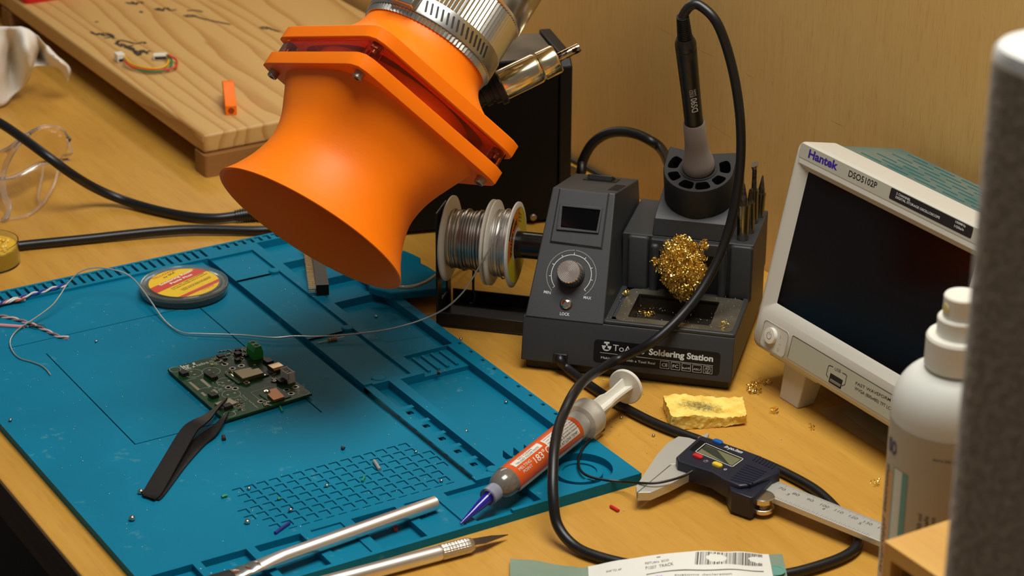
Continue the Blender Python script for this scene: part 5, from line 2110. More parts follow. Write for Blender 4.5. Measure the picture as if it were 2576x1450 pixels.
for mm in range(64, 151):
    l = 3.4 if mm % 10 == 0 else (2.6 if mm % 5 == 0 else 1.7)
    mk(bm, [(mm - .08, yhi - .3 - l, ZBM + .03), (mm + .08, yhi - .3 - l, ZBM + .03), (mm + .08, yhi - .3, ZBM + .03), (mm - .08, yhi - .3, ZBM + .03)], [(0, 1, 2, 3)])
for k in range(48):
    x = 64 + k * 25.4 / 16
    l = 2.6 if k % 2 == 0 else 1.7
    mk(bm, [(x - .1, ylo + .4, ZBM + .03), (x + .1, ylo + .4, ZBM + .03), (x + .1, ylo + .4 + l, ZBM + .03), (x - .1, ylo + .4 + l, ZBM + .03)], [(0, 1, 2, 3)])
for mm in range(70, 150, 10):
    write(bm, str(mm), mm - 2.6, yhi - 7.4, 4.6 if mm < 100 else 5.6, 2.7, lift=ZBM + .04)
for k, mm in enumerate((76.2, 101.6, 127)):
    write(bm, str(3 + k), mm - .9, yhi - 10.6, 1.8, 2.6, lift=ZBM + .04)
obj('scale_marks', bm, mat('etched_marks', (56, 52, 46), 0.6), cal, smooth=0, recalc=False)

# ------------------------------------------------------------------ yellow sponge
q0 = [at(1669, 996, 9), at(1690, 1052, 9), at(1878, 1040, 9), at(1868, 996, 9)]
SPG = bpy.data.materials.new('yellow_cellulose')
SPG.use_nodes = True
nt = SPG.node_tree
b = nt.nodes['Principled BSDF']
b.inputs['Roughness'].default_value = .85
tc = node(nt, 'ShaderNodeTexCoord')
vo = node(nt, 'ShaderNodeTexVoronoi', Scale=420.0)
nz = node(nt, 'ShaderNodeTexNoise', Scale=120.0, Detail=6.0)
nt.links.new(tc.outputs['Object'], vo.inputs['Vector'])
nt.links.new(tc.outputs['Object'], nz.inputs['Vector'])
rp = node(nt, 'ShaderNodeValToRGB')
rp.color_ramp.elements[0].color = (*lin((232, 186, 70)), 1)
rp.color_ramp.elements[1].color = (*lin((250, 222, 116)), 1)
rp.color_ramp.elements[0].position = .3
rp.color_ramp.elements[1].position = .6
nt.links.new(nz.outputs['Fac'], rp.inputs[0])
sp_ = node(nt, 'ShaderNodeSeparateXYZ')
nt.links.new(tc.outputs['Object'], sp_.inputs[0])
mpn = node(nt, 'ShaderNodeMapping')
mpn.inputs['Location'].default_value = (0.003, 0.003, 0)
mpn.inputs['Rotation'].default_value = (0, 0, -0.9)
nt.links.new(tc.outputs['Object'], mpn.inputs[0])
mpn2 = node(nt, 'ShaderNodeMapping')
mpn2.inputs['Scale'].default_value = (52, 105, 40)
nt.links.new(mpn.outputs[0], mpn2.inputs[0])
ln = node(nt, 'ShaderNodeVectorMath', operation='LENGTH')
nt.links.new(mpn2.outputs[0], ln.inputs[0])
nz2 = node(nt, 'ShaderNodeTexNoise', Scale=520.0, Detail=5.0)
nt.links.new(tc.outputs['Object'], nz2.inputs['Vector'])
mm_ = node(nt, 'ShaderNodeMath', operation='MULTIPLY_ADD')
nt.links.new(nz2.outputs['Fac'], mm_.inputs[0])
mm_.inputs[1].default_value = 1.3
nt.links.new(ln.outputs['Value'], mm_.inputs[2])
r2 = node(nt, 'ShaderNodeValToRGB')
r2.color_ramp.elements[0].position = .55
r2.color_ramp.elements[1].position = 1.0
r2.color_ramp.elements[0].color = (.85, .85, .85, 1)
r2.color_ramp.elements[1].color = (0, 0, 0, 1)
dv2 = node(nt, 'ShaderNodeMath', operation='MULTIPLY')
dv2.inputs[1].default_value = .62
nt.links.new(mm_.outputs[0], dv2.inputs[0])
nt.links.new(dv2.outputs[0], r2.inputs[0])
mx = node(nt, 'ShaderNodeMix', data_type='RGBA')
nt.links.new(r2.outputs[0], mx.inputs[0])
nt.links.new(rp.outputs[0], mx.inputs[6])
mx.inputs[7].default_value = (*lin((70, 62, 36)), 1)
nt.links.new(mx.outputs[2], b.inputs['Base Color'])
bmp = node(nt, 'ShaderNodeBump', Strength=.35, Distance=.001)
add_ = node(nt, 'ShaderNodeMath', operation='ADD')
nt.links.new(nz.outputs['Fac'], add_.inputs[0])
nt.links.new(vo.outputs['Distance'], add_.inputs[1])
nt.links.new(add_.outputs[0], bmp.inputs['Height'])
nt.links.new(bmp.outputs[0], b.inputs['Normal'])
bm = nb()
NX, NY, NZ = 46, 24, 6
from mathutils import noise as mn


def spt(i, j, k):
    s_, t, h = i / NX, j / NY, k / NZ
    p = q0[0] * (1 - s_) * (1 - t) + q0[3] * s_ * (1 - t) + q0[1] * (1 - s_) * t + q0[2] * s_ * t
    zt = 8.8 + 1.2 * math.sin(s_ * 5.5 + .5) - 1.0 * t * s_
    zb = max(0, 1.6 * math.sin(s_ * 5.2 + 2.8))
    p = V((p.x, p.y, zb + (zt - zb) * h))
    n_ = mn.noise_vector(p * .33) * .9 + mn.noise_vector(p * .9) * .55
    if k == 0:
        n_.z = max(n_.z, 0)
    p = p + n_
    p.z = max(p.z, 0.05)
    return p


grid = {}
fs = []


def gv(i, j, k):
    if (i, j, k) not in grid:
        grid[(i, j, k)] = bm.verts.new(spt(i, j, k))
    return grid[(i, j, k)]


for i in range(NX):
    for j in range(NY):
        for k in (0, NZ):
            bm.faces.new([gv(i, j, k), gv(i + 1, j, k), gv(i + 1, j + 1, k), gv(i, j + 1, k)])
for i in range(NX):
    for k in range(NZ):
        for j in (0, NY):
            bm.faces.new([gv(i, j, k), gv(i + 1, j, k), gv(i + 1, j, k + 1), gv(i, j, k + 1)])
for j in range(NY):
    for k in range(NZ):
        for i in (0, NX):
            bm.faces.new([gv(i, j, k), gv(i, j + 1, k), gv(i, j + 1, k + 1), gv(i, j, k + 1)])
tag(obj('sponge', bm, SPG, None, smooth=60), 'wavy yellow cellulose sponge with black solder stains on the bench', 'sponge')
# ------------------------------------------------------------------ oscilloscope (frame: x along the face, y up the face, z out of the face)
P0 = V((374.0, 442.6, 29.8))
SUP = V((0, 0.21915076, 0.97569101))
MOS = frame(P0, (1, 0, 0), SUP)
osc = thing('oscilloscope', 'light grey oscilloscope with dark screen and teal case leaning back on its feet', 'oscilloscope', MOS)
LGREY = mat('light_grey_abs', (198, 194, 180), 0.42, bump=.12, scale=1400, bdist=.0001)
TEAL = mat('dusty_teal_case', (66, 98, 94), 0.6, var=(98, 110, 98), scale=22, lo=.42, hi=.62, detail=8)
c5 = lambda x, y: (1850 + x / 1.8127, 300 + y / 1.8127)
ov = lambda x, y: uv(MOS, *c5(x, y))
W_, H_ = 313, 138.5
SX0, SX1, SY0, SY1 = 13.2, 171.5, 32.3, 121
# bezel: outer rounded frame with screen opening, sloped inner lip
N = 6
outer = rrect(0, W_, 0, H_, 7, N)
o2 = rrect(2.2, W_ - 2.2, 2.2, H_ - 2.2, 6, N)
op = rrect(5.5, 176, 26, 125, 2, N)
oi = rrect(SX0, SX1, SY0, SY1, .6, N)
bm = nb()
n = len(outer)
rings = [[(x, y, -27) for x, y in outer], [(x, y, -3) for x, y in outer], [(x, y, -.8) for x, y in o2], [(x, y, 0) for x, y in rrect(3.6, W_ - 3.6, 3.6, H_ - 3.6, 5, N)], [(x, y, 0) for x, y in op], [(x, y, -4.2) for x, y in oi]]
loft(bm, rings, cap0=True, cap1=False)
bz = obj('bezel', bm, LGREY, osc, smooth=32)
bm = nb()
box(bm, SX0 - 1, SX1 + 1, SY0 - 1, SY1 + 1, -6, -4.3)
obj('screen', bm, mat('dark_screen_glass', (9, 5, 4), 0.14, spec=.35, bump=.02, scale=600), osc, smooth=0)
# case behind
bm = nb()
prism(bm, rrect(4, W_ - 4, 3, H_ - 1.2, 5, 5), -84, -26.5)
obj('case', bm, TEAL, osc, bevel=3, seg=3)
bm = nb()
for i in range(9):
    for j in range(7):
        x = 22 + i * 26 + (j % 2) * 13
        box(bm, x, x + 19, H_ - 1.3, H_ - .95, -36 - j * 6.6 - .5, -36 - j * 6.6 + .5)
obj('vent_slots', bm, mat('vent_teal', (14, 92, 98), 0.6), osc, smooth=0)
# name strip
bm = nb()
prism(bm, rrect(5, 175, 128.6, 137.6, 2, 4), .02, .22)
prism(bm, rrect(93.6, 167.4, 130.4, 137.2, 1, 4), .23, .34, None, 1)
obj('name_strip', bm, [mat('pale_green_grey_strip', (176, 174, 156), 0.45), INKK], osc, smooth=0)
c10 = lambda x, y: (1980 + x / 5.152, 340 + y / 5.152)
bm = nb()
write_px(bm, 'Hantek', MOS, c10(275, 285), c10(650, 458), c10(298, 180), lift=.3, bold=.035, mi=0)
write_px(bm, 'DSO5102P', MOS, c10(795, 532), c10(1160, 696), c10(815, 452), lift=.3, bold=.012, mi=1)
write_px(bm, '2 CHANNEL', MOS, c10(1420, 768), c10(1602, 860), c10(1428, 738), lift=.4, mi=2, bold=.02)
write_px(bm, 'DIGITAL STORAGE OSCILLOSCOPE', MOS, c10(1410, 815), c10(1982, 1090), c10(1418, 785), lift=.4, mi=2, bold=.02)
write_px(bm, '100MHz', MOS, c10(2186, 1135), c10(2318, 1200), c10(2194, 1105), lift=.4, mi=2, bold=.02)
write_px(bm, '1GSa/s', MOS, c10(2170, 1190), c10(2292, 1245), c10(2178, 1160), lift=.4, mi=2, bold=.02)
obj('name_lettering', bm, [mat('violet_blue_ink', (52, 36, 140), 0.5), INKK, INKW], osc, smooth=0, recalc=False)
# lower strip with usb
bm = nb()
prism(bm, rrect(39.6, 176, FZ, 20.6, 1, 3), .02, .22)
obj('lower_strip', bm, mat('strip_edge_dark', (70, 58, 48), 0.5), osc, smooth=0)
bm = nb()
prism(bm, rrect(40.1, 175.5, 5.1, 20.1, .8, 3), .2, .26)
low_s = obj('lower_strip_face', bm, mat('pale_green_strip', (172, 172, 150), 0.45), osc, smooth=0)
c11 = lambda x, y: (1840 + x / 4.142, 850 + y / 4.142)
bm = nb()
write_px(bm, 'USB', MOS, c11(1078, 340), c11(1140, 368), c11(1086, 308), lift=.32)
write_px(bm, 'FAST WAVEFORM CAPTURE RATE', MOS, c11(1295, 487), c11(2010, 840), c11(1305, 458), lift=.32, bold=.012)
write_px(bm, 'WVGA (800x480) TFT LCD', MOS, c11(1284, 538), c11(1682, 770), c11(1295, 508), lift=.32, bold=.012)
ow = lambda x, y: uv(MOS, *c11(x, y))
outline(bm, [ow(1062, 305), ow(1030, 290), ow(1015, 298), ow(992, 385), ow(1008, 412)], .55, .3, None, close=False)
outline(bm, [ow(1162, 368), ow(1195, 385), ow(1205, 400), ow(1185, 490), ow(1158, 502)], .55, .3, None, close=False)
obj('lower_lettering', bm, mat('brown_ink', (60, 44, 36), 0.6), osc, smooth=0, recalc=False)
bm = nb()
ub = [81.5, 93.7, 5.9, 11.8]
prism(bm, rrect(ub[0], ub[1], ub[2], ub[3], .4, 3), .27, .34)
prism(bm, rrect(ub[0] + 1.4, ub[1] - .6, ub[2] + 1.2, ub[3] - 3.2, .2, 3), .35, .9, None, 1)
obj('usb_port', bm, [DARKG, mat('port_tongue', (120, 112, 100), 0.4)], osc, smooth=0)
# power button pad
bm = nb()
prism(bm, rrect(10.6, 36.6, 3.0, 20.8, 3, 5), .02, .3)
pad = obj('power_pad', bm, LGREY, osc, bevel=.2)
bm = nb()
pcx, pcy = ov(165, 985)
outline(bm, rrect(10.9, 36.3, 3.3, 20.5, 3, 5), .5, .5, None)
for k, ch_ in enumerate(('O', '-', 'I')):
    write(bm, ch_, 28.6 + (.6 if k == 1 else 0), 5.5 + k * 4.2, 1.8 if ch_ != 'I' else .7, 2.4 if ch_ != '-' else 2.4, lift=.36)
obj('pad_marks', bm, mat('grey_relief', (168, 164, 152), 0.5), pad, smooth=0, recalc=False)
bm = nb()
lathe(bm, [(5.2, .3), (5.2, 2.2), (FZ, 2.8), (4.3, 2.9)], 40, Matrix.Translation((pcx + 1, pcy, 0)))
pbtn = obj('power_button', bm, WHITEP, pad)
bm = nb()
outline(bm, [(pcx + 1 + 2.2 * math.cos(2.1 + i * .32), pcy + 2.2 * math.sin(2.1 + i * .32)) for i in range(17)], .35, 2.98, None, close=False)
outline(bm, [(pcx + 1, pcy + .6), (pcx + 1, pcy + 3)], .35, 2.98, None, close=False)
obj('power_symbol', bm, mat('grey_symbol', (120, 116, 108), 0.6), pbtn, smooth=0, recalc=False)
# control keys right of the screen (their edge shows beside the partition)
for j in range(5):
    bm = nb()
    prism(bm, rrect(179.5, 192, 36 + j * 18, 48 + j * 18, 2, 4), .02, 2.2, ch=.6)
    obj('soft_key', bm, WHITEP, osc)
for k, (x, y, r) in enumerate(((220, 105, 9), (255, 105, 9), (290, 105, 9), (230, 60, 7), (265, 60, 7))):
    bm = nb()
    lathe(bm, [(r, .02), (r * .94, 11), (r * .84, 12)], 36, Matrix.Translation((x, y, 0)))
    obj('control_knob', bm, LGREY, osc)
# feet: two at the front, the case rests on its rear edge
iv = MOS.inverted()
for x0 in (401, 640):
    bm = nb()
    dx = 19.5
    top = [iv @ V((x0 - 9, 446, 27.5)), iv @ V((x0 + 40, 446, 27.5)), iv @ V((x0 + 40, 476, 20.5)), iv @ V((x0 - 9, 476, 20.5))]
    mk(bm, top + [p + V((0, 5.5, 0)) for p in top], [(3, 2, 1, 0), (4, 5, 6, 7), (0, 1, 5, 4), (1, 2, 6, 5), (2, 3, 7, 6), (3, 0, 4, 7)])
    lo = [V((x0, 448.7, 0)), V((x0 + dx, 448.7, 0)), V((x0 + dx, 462, 0)), V((x0, 462, 0))]
    hi = [V((x0 + 1.5, 451, 27)), V((x0 + dx + 4, 451, 27)), V((x0 + dx + 4, 468, 24)), V((x0 + 1.5, 468, 24))]
    mk(bm, [iv @ p for p in lo + hi], [(3, 2, 1, 0), (4, 5, 6, 7), (0, 1, 5, 4), (1, 2, 6, 5), (2, 3, 7, 6), (3, 0, 4, 7)])
    obj('foot', bm, LGREY, osc, bevel=.8)
for x0 in (400, 630):
    bm = nb()
    pts = [V((x0, 522, 0)), V((x0 + 20, 522, 0)), V((x0 + 20, 530, 0)), V((x0, 530, 0))]
    mk(bm, [iv @ p for p in pts] + [iv @ (p + V((0, 0, 16))) for p in pts], [(3, 2, 1, 0), (4, 5, 6, 7), (0, 1, 5, 4), (1, 2, 6, 5), (2, 3, 7, 6), (3, 0, 4, 7)])
    obj('rear_foot', bm, LGREY, osc, bevel=.8)

# clear bag lying under the oscilloscope
bm = nb()
FILM = mat('clear_film', (236, 236, 228), 0.12, 0, trans=.9, ior=1.12)
def sheet(bm, corner, nx, ny, amp, seed, z0, mi=0, thick=0.25, freq=.05):
    """crinkled sheet spanned by four corners (a, b, c, d), a-b along u"""
    a, b_, c_, d_ = corner
    vs = []
    for i in range(nx + 1):
        for j in range(ny + 1):
            s_, t = i / nx, j / ny
            p = a * (1 - s_) * (1 - t) + b_ * s_ * (1 - t) + c_ * s_ * t + d_ * (1 - s_) * t
            p = V((p.x, p.y, max(z0, p.z + amp * (mn.noise(V((p.x * freq + seed, p.y * freq, seed))) + .5 * mn.noise(V((p.x * freq * 3, p.y * freq * 3, seed)))))))
            vs.append(p)
    m_ = len(vs)
    vs += [p + V((0, 0, thick)) for p in vs]
    fs = []
    q = lambda i, j: i * (ny + 1) + j
    for i in range(nx):
        for j in range(ny):
            f = (q(i, j), q(i + 1, j), q(i + 1, j + 1), q(i, j + 1))
            fs += [f[::-1], tuple(v + m_ for v in f)]
    for i in range(nx):
        for j in (0, ny):
            fs.append((q(i, j), q(i + 1, j), q(i + 1, j) + m_, q(i, j) + m_))
    for j in range(ny):
        for i in (0, nx):
            fs.append((q(i, j), q(i, j + 1), q(i, j + 1) + m_, q(i, j) + m_))
    mk(bm, vs, fs, None, mi)


ub_ = [at(2058, 1036, 1), at(2150, 1005, 4), at(2310, 1110, 4), at(2240, 1150, 1)]
zb = thing('zip_bag', 'small clear plastic bag with a paper slip lying in the shadow under the oscilloscope', 'bag', Matrix.Identity(4))
sheet(bm, [ub_[0], ub_[3], ub_[2], ub_[1]], 22, 14, 2.0, 3.1, .15)
obj('film', bm, FILM, zb, smooth=60)
bm = nb()
sl = [at(2120, 1040, .8), at(2160, 1010, 2), at(2300, 1110, 2), at(2240, 1125, .8)]
sheet(bm, [sl[0], sl[3], sl[2], sl[1]], 10, 6, .6, 5.2, .1, thick=.1)
obj('paper_slip', bm, mat('grey_paper', (190, 184, 168), 0.6), zb, smooth=60)

# ------------------------------------------------------------------ spray bottle
ba = deep(2413, 860, 1120)
MSB = Matrix.Translation((ba.x, ba.y, 0))
bot = thing('spray_bottle', 'frosted white spray bottle with printed label in front of the oscilloscope', 'bottle', MSB)
FR = mat('frosted_bottle', (222, 222, 212), 0.42, 0, trans=.12, ior=1.3, sss=.25, sssr=(1, 1, .9), ssss=.01)
RBT = 29.6
bm = nb()
pr = [(RBT - 3, 0), (RBT, 3), (RBT, 170)]
for i in range(1, 13):
    t = i / 12 * math.pi / 2
    pr.append((14 + (RBT - 14) * math.cos(t), 170 + 22 * math.sin(t)))
pr += [(13, 193), (13, 196)]
lathe(bm, pr, 64)
obj('body', bm, FR, bot, smooth=50)
bm = nb()
lathe(bm, [(15.2, 193.5), (15.8, 194.2), (15.8, 208.5), (15, 209.8), (11.4, 210.2), (11.2, 210.8), (11.2, 218.4), (10.6, 219.2), (9, 219.4)], 56)
obj('collar', bm, WHITEP, bot, smooth=30)
bm = nb()
lathe(bm, [(9.0, 219), (9.0, 229.6), (8.4, 230.4), (6.4, 230.2), (.1, 229.8)], 48)
noz = obj('spray_head', bm, WHITEP, bot, smooth=35)
fa_ = (deep(2392, 770, 1110) - V((ba.x, ba.y, 224.5)))
fa_.z = 0
fa_.normalize()
bm = nb()
lathe(bm, [(2.5, 0), (2.5, .5), (1.2, .6)], 24, frame(V((0, 0, 224.5)) + fa_ * 8.8, (0, 0, 1), z=fa_))
obj('nozzle_orifice', bm, mat('cream_nozzle', (226, 208, 140), 0.4), noz)
cam_a = math.atan2(CAM.y - ba.y, CAM.x - ba.x)


def bwrap(z0, off, r=RBT + .25):
    def f(p):
        a = cam_a + off + p[0] / r
        return V((r * math.cos(a) + p[2] * math.cos(a), r * math.sin(a) + p[2] * math.sin(a), z0 + p[1]))
    return f


def vwrap(z0, off, r=RBT + .25):
    """text that climbs the bottle"""
    def f(p):
        a = cam_a + off - p[1] / r
        return V(((r + p[2]) * math.cos(a), (r + p[2]) * math.sin(a), z0 + p[0]))
    return f


bm = nb()
lathe(bm, [(RBT + .15, 6), (RBT + .15, 166)], 72, cap0=False, cap1=False)
lbl = obj('label', bm, mat('cream_label', (176, 166, 142), 0.45), bot)
bm = nb()


def bpatch(bm, a0, a1, z0, z1, h, mi):
    K = 12
    r = RBT + h
    vs = []
    for i in range(K + 1):
        a = cam_a + a0 + (a1 - a0) * i / K
        vs += [(r * math.cos(a), r * math.sin(a), z0), (r * math.cos(a), r * math.sin(a), z1)]
    mk(bm, vs, [(2 * i, 2 * i + 2, 2 * i + 3, 2 * i + 1) for i in range(K)], None, mi)


bpatch(bm, -1.30, -.80, 78, 140, .3, 2)
bpatch(bm, -1.02, -.66, 80, 144, .34, 3)
bpatch(bm, -.98, -.78, 80, 144, .38, 4)
bpatch(bm, .28, .5, 84, 124, .36, 5)
for k, (z, w) in enumerate(((116, 26), (82, 30))):
    write(bm, ['Electronics', 'Isopropyl'][k], 0, 0, w, 5, wrap=vwrap(z, -1.18), mi=0, lift=.2)
for k in range(3):
    write(bm, ['volume 250 ml', 'clean and safe', '99.9 percent'][k], 0, 0, 24, 2.4, wrap=vwrap(102, -.34 + k * .11), mi=0, lift=.2)
write(bm, 'warning: keep from flame', 0, 0, 26, 2.6, wrap=vwrap(76, -.28), mi=0, lift=.2)
write(bm, 'www.lab-supplies.com', 0, 0, 22, 1.7, wrap=bwrap(156, -.25), mi=1, lift=.2)
write(bm, 'ISO', 0, 0, 9, 7, wrap=bwrap(150, -1.28), mi=1, lift=.2, bold=.03)
obj('label_print', bm, [INKK, mat('navy_ink', (34, 40, 92), .5), mat('tan_band', (200, 150, 84), .5), mat('teal_band', (96, 150, 142), .5), mat('pale_band', (206, 210, 196), .5), LRED], lbl, smooth=40, recalc=False)

# ------------------------------------------------------------------ wooden crate, felt partition
bxc = at(2225, 1362, 150)
crt = thing('wooden_box', 'pale plywood box with a finger slot, in the front right corner beside the bottle', 'box', Matrix.Translation((bxc.x, bxc.y, 0)))
bm = nb()
X1, Y1, ZT = 240, 105, 150
sx = (MX_ and None)
sl0 = on(2240, 1426, (0, bxc.y, 0), V((0, 1, 0)))
sz = sl0.z
x0 = sl0.x - bxc.x
box(bm, 0, X1, 0, Y1, ZT - 6, ZT)
box(bm, 0, X1, 0, 6, sz + 3, ZT - 6)
box(bm, 0, X1, 0, 6, 0, sz - 8)
box(bm, 0, x0, 0, 6, sz - 8, sz + 3)
box(bm, x0 + 90, X1, 0, 6, sz - 8, sz + 3)
box(bm, 0, 6, 6, Y1, 0, ZT - 6)
box(bm, X1 - 6, X1, 6, Y1, 0, ZT - 6)
box(bm, 6, X1 - 6, Y1 - 6, Y1, 0, ZT - 6)
box(bm, 6, X1 - 6, 6, Y1 - 6, 0, 6)
bmesh.ops.remove_doubles(bm, verts=bm.verts, dist=.001)
obj('carcass', bm, CRATEW, crt, smooth=0)

FELT = bpy.data.materials.new('grey_felt')
FELT.use_nodes = True
nt = FELT.node_tree
b = nt.nodes['Principled BSDF']
b.inputs['Roughness'].default_value = 1
b.inputs['Sheen Weight'].default_value = .25
tc = node(nt, 'ShaderNodeTexCoord')
nz = node(nt, 'ShaderNodeTexNoise', Scale=260.0, Detail=6.0)
nt.links.new(tc.outputs['Object'], nz.inputs['Vector'])
rp = node(nt, 'ShaderNodeValToRGB')
rp.color_ramp.elements[0].position = .3
rp.color_ramp.elements[1].position = .7
rp.color_ramp.elements[0].color = (*lin((122, 104, 80)), 1)
rp.color_ramp.elements[1].color = (*lin((164, 144, 116)), 1)
nt.links.new(nz.outputs['Fac'], rp.inputs[0])
nt.links.new(rp.outputs[0], b.inputs['Base Color'])
bmp = node(nt, 'ShaderNodeBump', Strength=.8, Distance=.0015)
nt.links.new(nz.outputs['Fac'], bmp.inputs['Height'])
nt.links.new(bmp.outputs[0], b.inputs['Normal'])
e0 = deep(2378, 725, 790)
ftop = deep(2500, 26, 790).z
par = thing('felt_partition', 'tall grey felt partition panel with its lit top edge coloured white, blurred at the right side', 'partition', Matrix.Translation((e0.x, e0.y, 0)))
bm = nb()
prism(bm, rrect(0, 360, 0, 44, 20, 8), 0, ftop - 3)
obj('panel', bm, FELT, par, smooth=50)
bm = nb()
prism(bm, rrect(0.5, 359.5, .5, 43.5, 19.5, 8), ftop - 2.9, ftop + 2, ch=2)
obj('lit_top', bm, mat('lit_felt_white', (240, 238, 230), .7), par, smooth=50)  # white stands in for felt lit strongly from above

# ------------------------------------------------------------------ parcel bag with shipping label
pbm = thing('parcel_bag', 'crinkled greenish plastic parcel bag with a white shipping label at the front edge', 'bag', Matrix.Identity(4))
edge = [(1283, 1406, 3), (1330, 1410, 4), (1385, 1417, 5), (1440, 1424, 6), (1470, 1428, 7), (1540, 1416, 12), (1620, 1402, 17), (1700, 1391, 20), (1780, 1389, 20), (1850, 1391, 17), (1915, 1394, 12), (1968, 1392, 7)]
E_ = spline([at(x, y, z) for x, y, z in edge], 6)
dn = V((.855, -.517, 0))
NJ = 16


def bagrow(p, t):
    q = p + dn * (110 * t)
    q.z = max(.4, p.z * (1 - t * .5) + 6 * math.sin(t * 3) * .4 + 1.2 * mn.noise(q * .06))
    return q


def bagmesh(bm, i0, i1, t0, t1, lift, NJ=16):
    rows = [[bagrow(E_[i], t0 + (t1 - t0) * j / NJ) + V((0, 0, lift)) for j in range(NJ + 1)] for i in range(i0, i1 + 1)]
    n_ = len(rows)
    vs = [p for r in rows for p in r]
    m_ = len(vs)
    vs += [p - V((0, 0, .2)) for p in vs]
    w = NJ + 1
    fs = []
    for i in range(n_ - 1):
        for j in range(NJ):
            f = (i * w + j, (i + 1) * w + j, (i + 1) * w + j + 1, i * w + j + 1)
            fs += [f, tuple(v + m_ for v in f[::-1])]
    for i in range(n_ - 1):
        for j in (0, NJ):
            fs.append((i * w + j, (i + 1) * w + j, (i + 1) * w + j + m_, i * w + j + m_))
    for j in range(NJ):
        for i in (0, n_ - 1):
            fs.append((i * w + j, i * w + j + 1, i * w + j + 1 + m_, i * w + j + m_))
    mk(bm, vs, fs)


bm = nb()
bagmesh(bm, 0, len(E_) - 1, 0, 1, 0)
obj('film', bm, mat('greenish_film', (150, 172, 152), 0.25, 0, trans=.35, ior=1.2), pbm, smooth=60)
i0, i1 = 25, 62
bm = nb()
bagmesh(bm, i0, i1, .0, 1, .35)
plab = obj('shipping_label', bm, mat('label_white_paper', (226, 226, 216), 0.5), pbm, smooth=60)


def bagpt(s, t):
    f = i0 + (i1 - i0) * s
    k = min(int(f), i1 - 1)
    q = f - k
    return bagrow(E_[k], t) * (1 - q) + bagrow(E_[k + 1], t) * q + V((0, 0, .5))


bm = nb()
rnd3 = random.Random(21)
s_ = .56
while s_ < .955:
    w = rnd3.choice([.003, .003, .006, .009])
    mk(bm, [bagpt(s_, .012), bagpt(s_ + w, .012), bagpt(s_ + w - .014, .125), bagpt(s_ - .014, .125)], [(0, 1, 2, 3)])
    s_ += w + rnd3.choice([.003, .004, .007])
for (sa, sb, t) in ((.30, .94, .17), (.12, .94, .52), (.36, .38, .02)):
    K = 20
    vs = []
    for i in range(K + 1):
        s2 = sa + (sb - sa) * i / K
        vs += [bagpt(s2, t), bagpt(s2, t + .008)]
    mk(bm, vs, [(2 * i, 2 * i + 2, 2 * i + 3, 2 * i + 1) for i in range(K)])


def bagtext(t_, sa, ta, w, h, mi):
    write(bm, t_, 0, 0, w, h, mi=mi, wrap=lambda p: bagpt(sa + p[0], ta - p[1]))


bagtext('SHIP TO: AP', .10, .10, .08, .02, 0)
bagtext('RETURN  ECO', .30, .075, .12, .02, 0)
bagtext('P1007  TRACK', .30, .125, .14, .03, 0)
bagtext('Soldering Kit', .22, .225, .16, .022, 1)
bagtext('customs declaration', .44, .22, .3, .018, 0)
bagtext('Solder Paste Fine Tips 500g', .16, .28, .5, .024, 1)
bagtext('gift and merchandise', .6, .34, .3, .02, 0)
obj('label_print', bm, [mat('label_grey_ink', (84, 78, 72), .6), mat('purple_ink', (150, 96, 190), .6)], plab, smooth=0, recalc=False)
bm = nb()
c_ = bagrow(E_[63], .17)
lathe(bm, [(5.5, 0), (5.5, .35), (4.2, .35), (4.2, .2)], 30, Matrix.Translation(c_ + V((0, 0, .35))))
obj('sticker_ring', bm, mat('teal_sticker', (96, 150, 136), .5), pbm)

# ------------------------------------------------------------------ tissue at the left
bm = nb()
tops = [(-60, 62, 74), (0, 65, 74), (32, 66, 73), (60, 70, 70), (84, 88, 62), (108, 106, 54), (138, 124, 46), (166, 166, 32)]
bots = [(-60, 262, 3), (8, 266, 2.5), (34, 236, 8), (62, 206, 16), (90, 173, 26), (112, 165, 30), (142, 172, 28), (178, 202, 20)]
ctrl = []
for t in (0, .34, .67, 1):
    ctrl.append([(a[0] + (b[0] - a[0]) * t + 8 * math.sin(k * 1.9 + t * 3), a[1] + (b[1] - a[1]) * t, a[2] + (b[2] - a[2]) * t + (9 * math.sin(k * 2.1 + 1) if 0 < t < 1 else 0)) for k, (a, b) in enumerate(zip(tops, bots))])
P = [[at(*c) for c in r] for r in ctrl]
cols = [spline(r, 6) for r in P]
rows = []
for i in range(len(cols[0])):
    rows.append(spline([c[i] for c in cols], 7))
vs = []
for r in rows:
    for p in r:
        nn_ = mn.noise_vector(p * .05) * 2.0 + mn.noise_vector(p * .16) * .6
        q = p + nn_
        q.z = max(q.z, 1)
        vs.append(q)
w = len(rows[0])
fs = [(i * w + j, (i + 1) * w + j, (i + 1) * w + j + 1, i * w + j + 1) for i in range(len(rows) - 1) for j in range(w - 1)]
mk(bm, vs, fs)
o = obj('paper_towel', bm, mat('white_tissue', (232, 226, 214), .9, bump=.5, scale=700, bdist=.0006), None, smooth=70, recalc=False)
md = o.modifiers.new('thick', 'SOLIDIFY')
md.thickness = .0007
tag(o, 'crumpled white paper towel standing on the bench beside the pine board', 'paper towel')

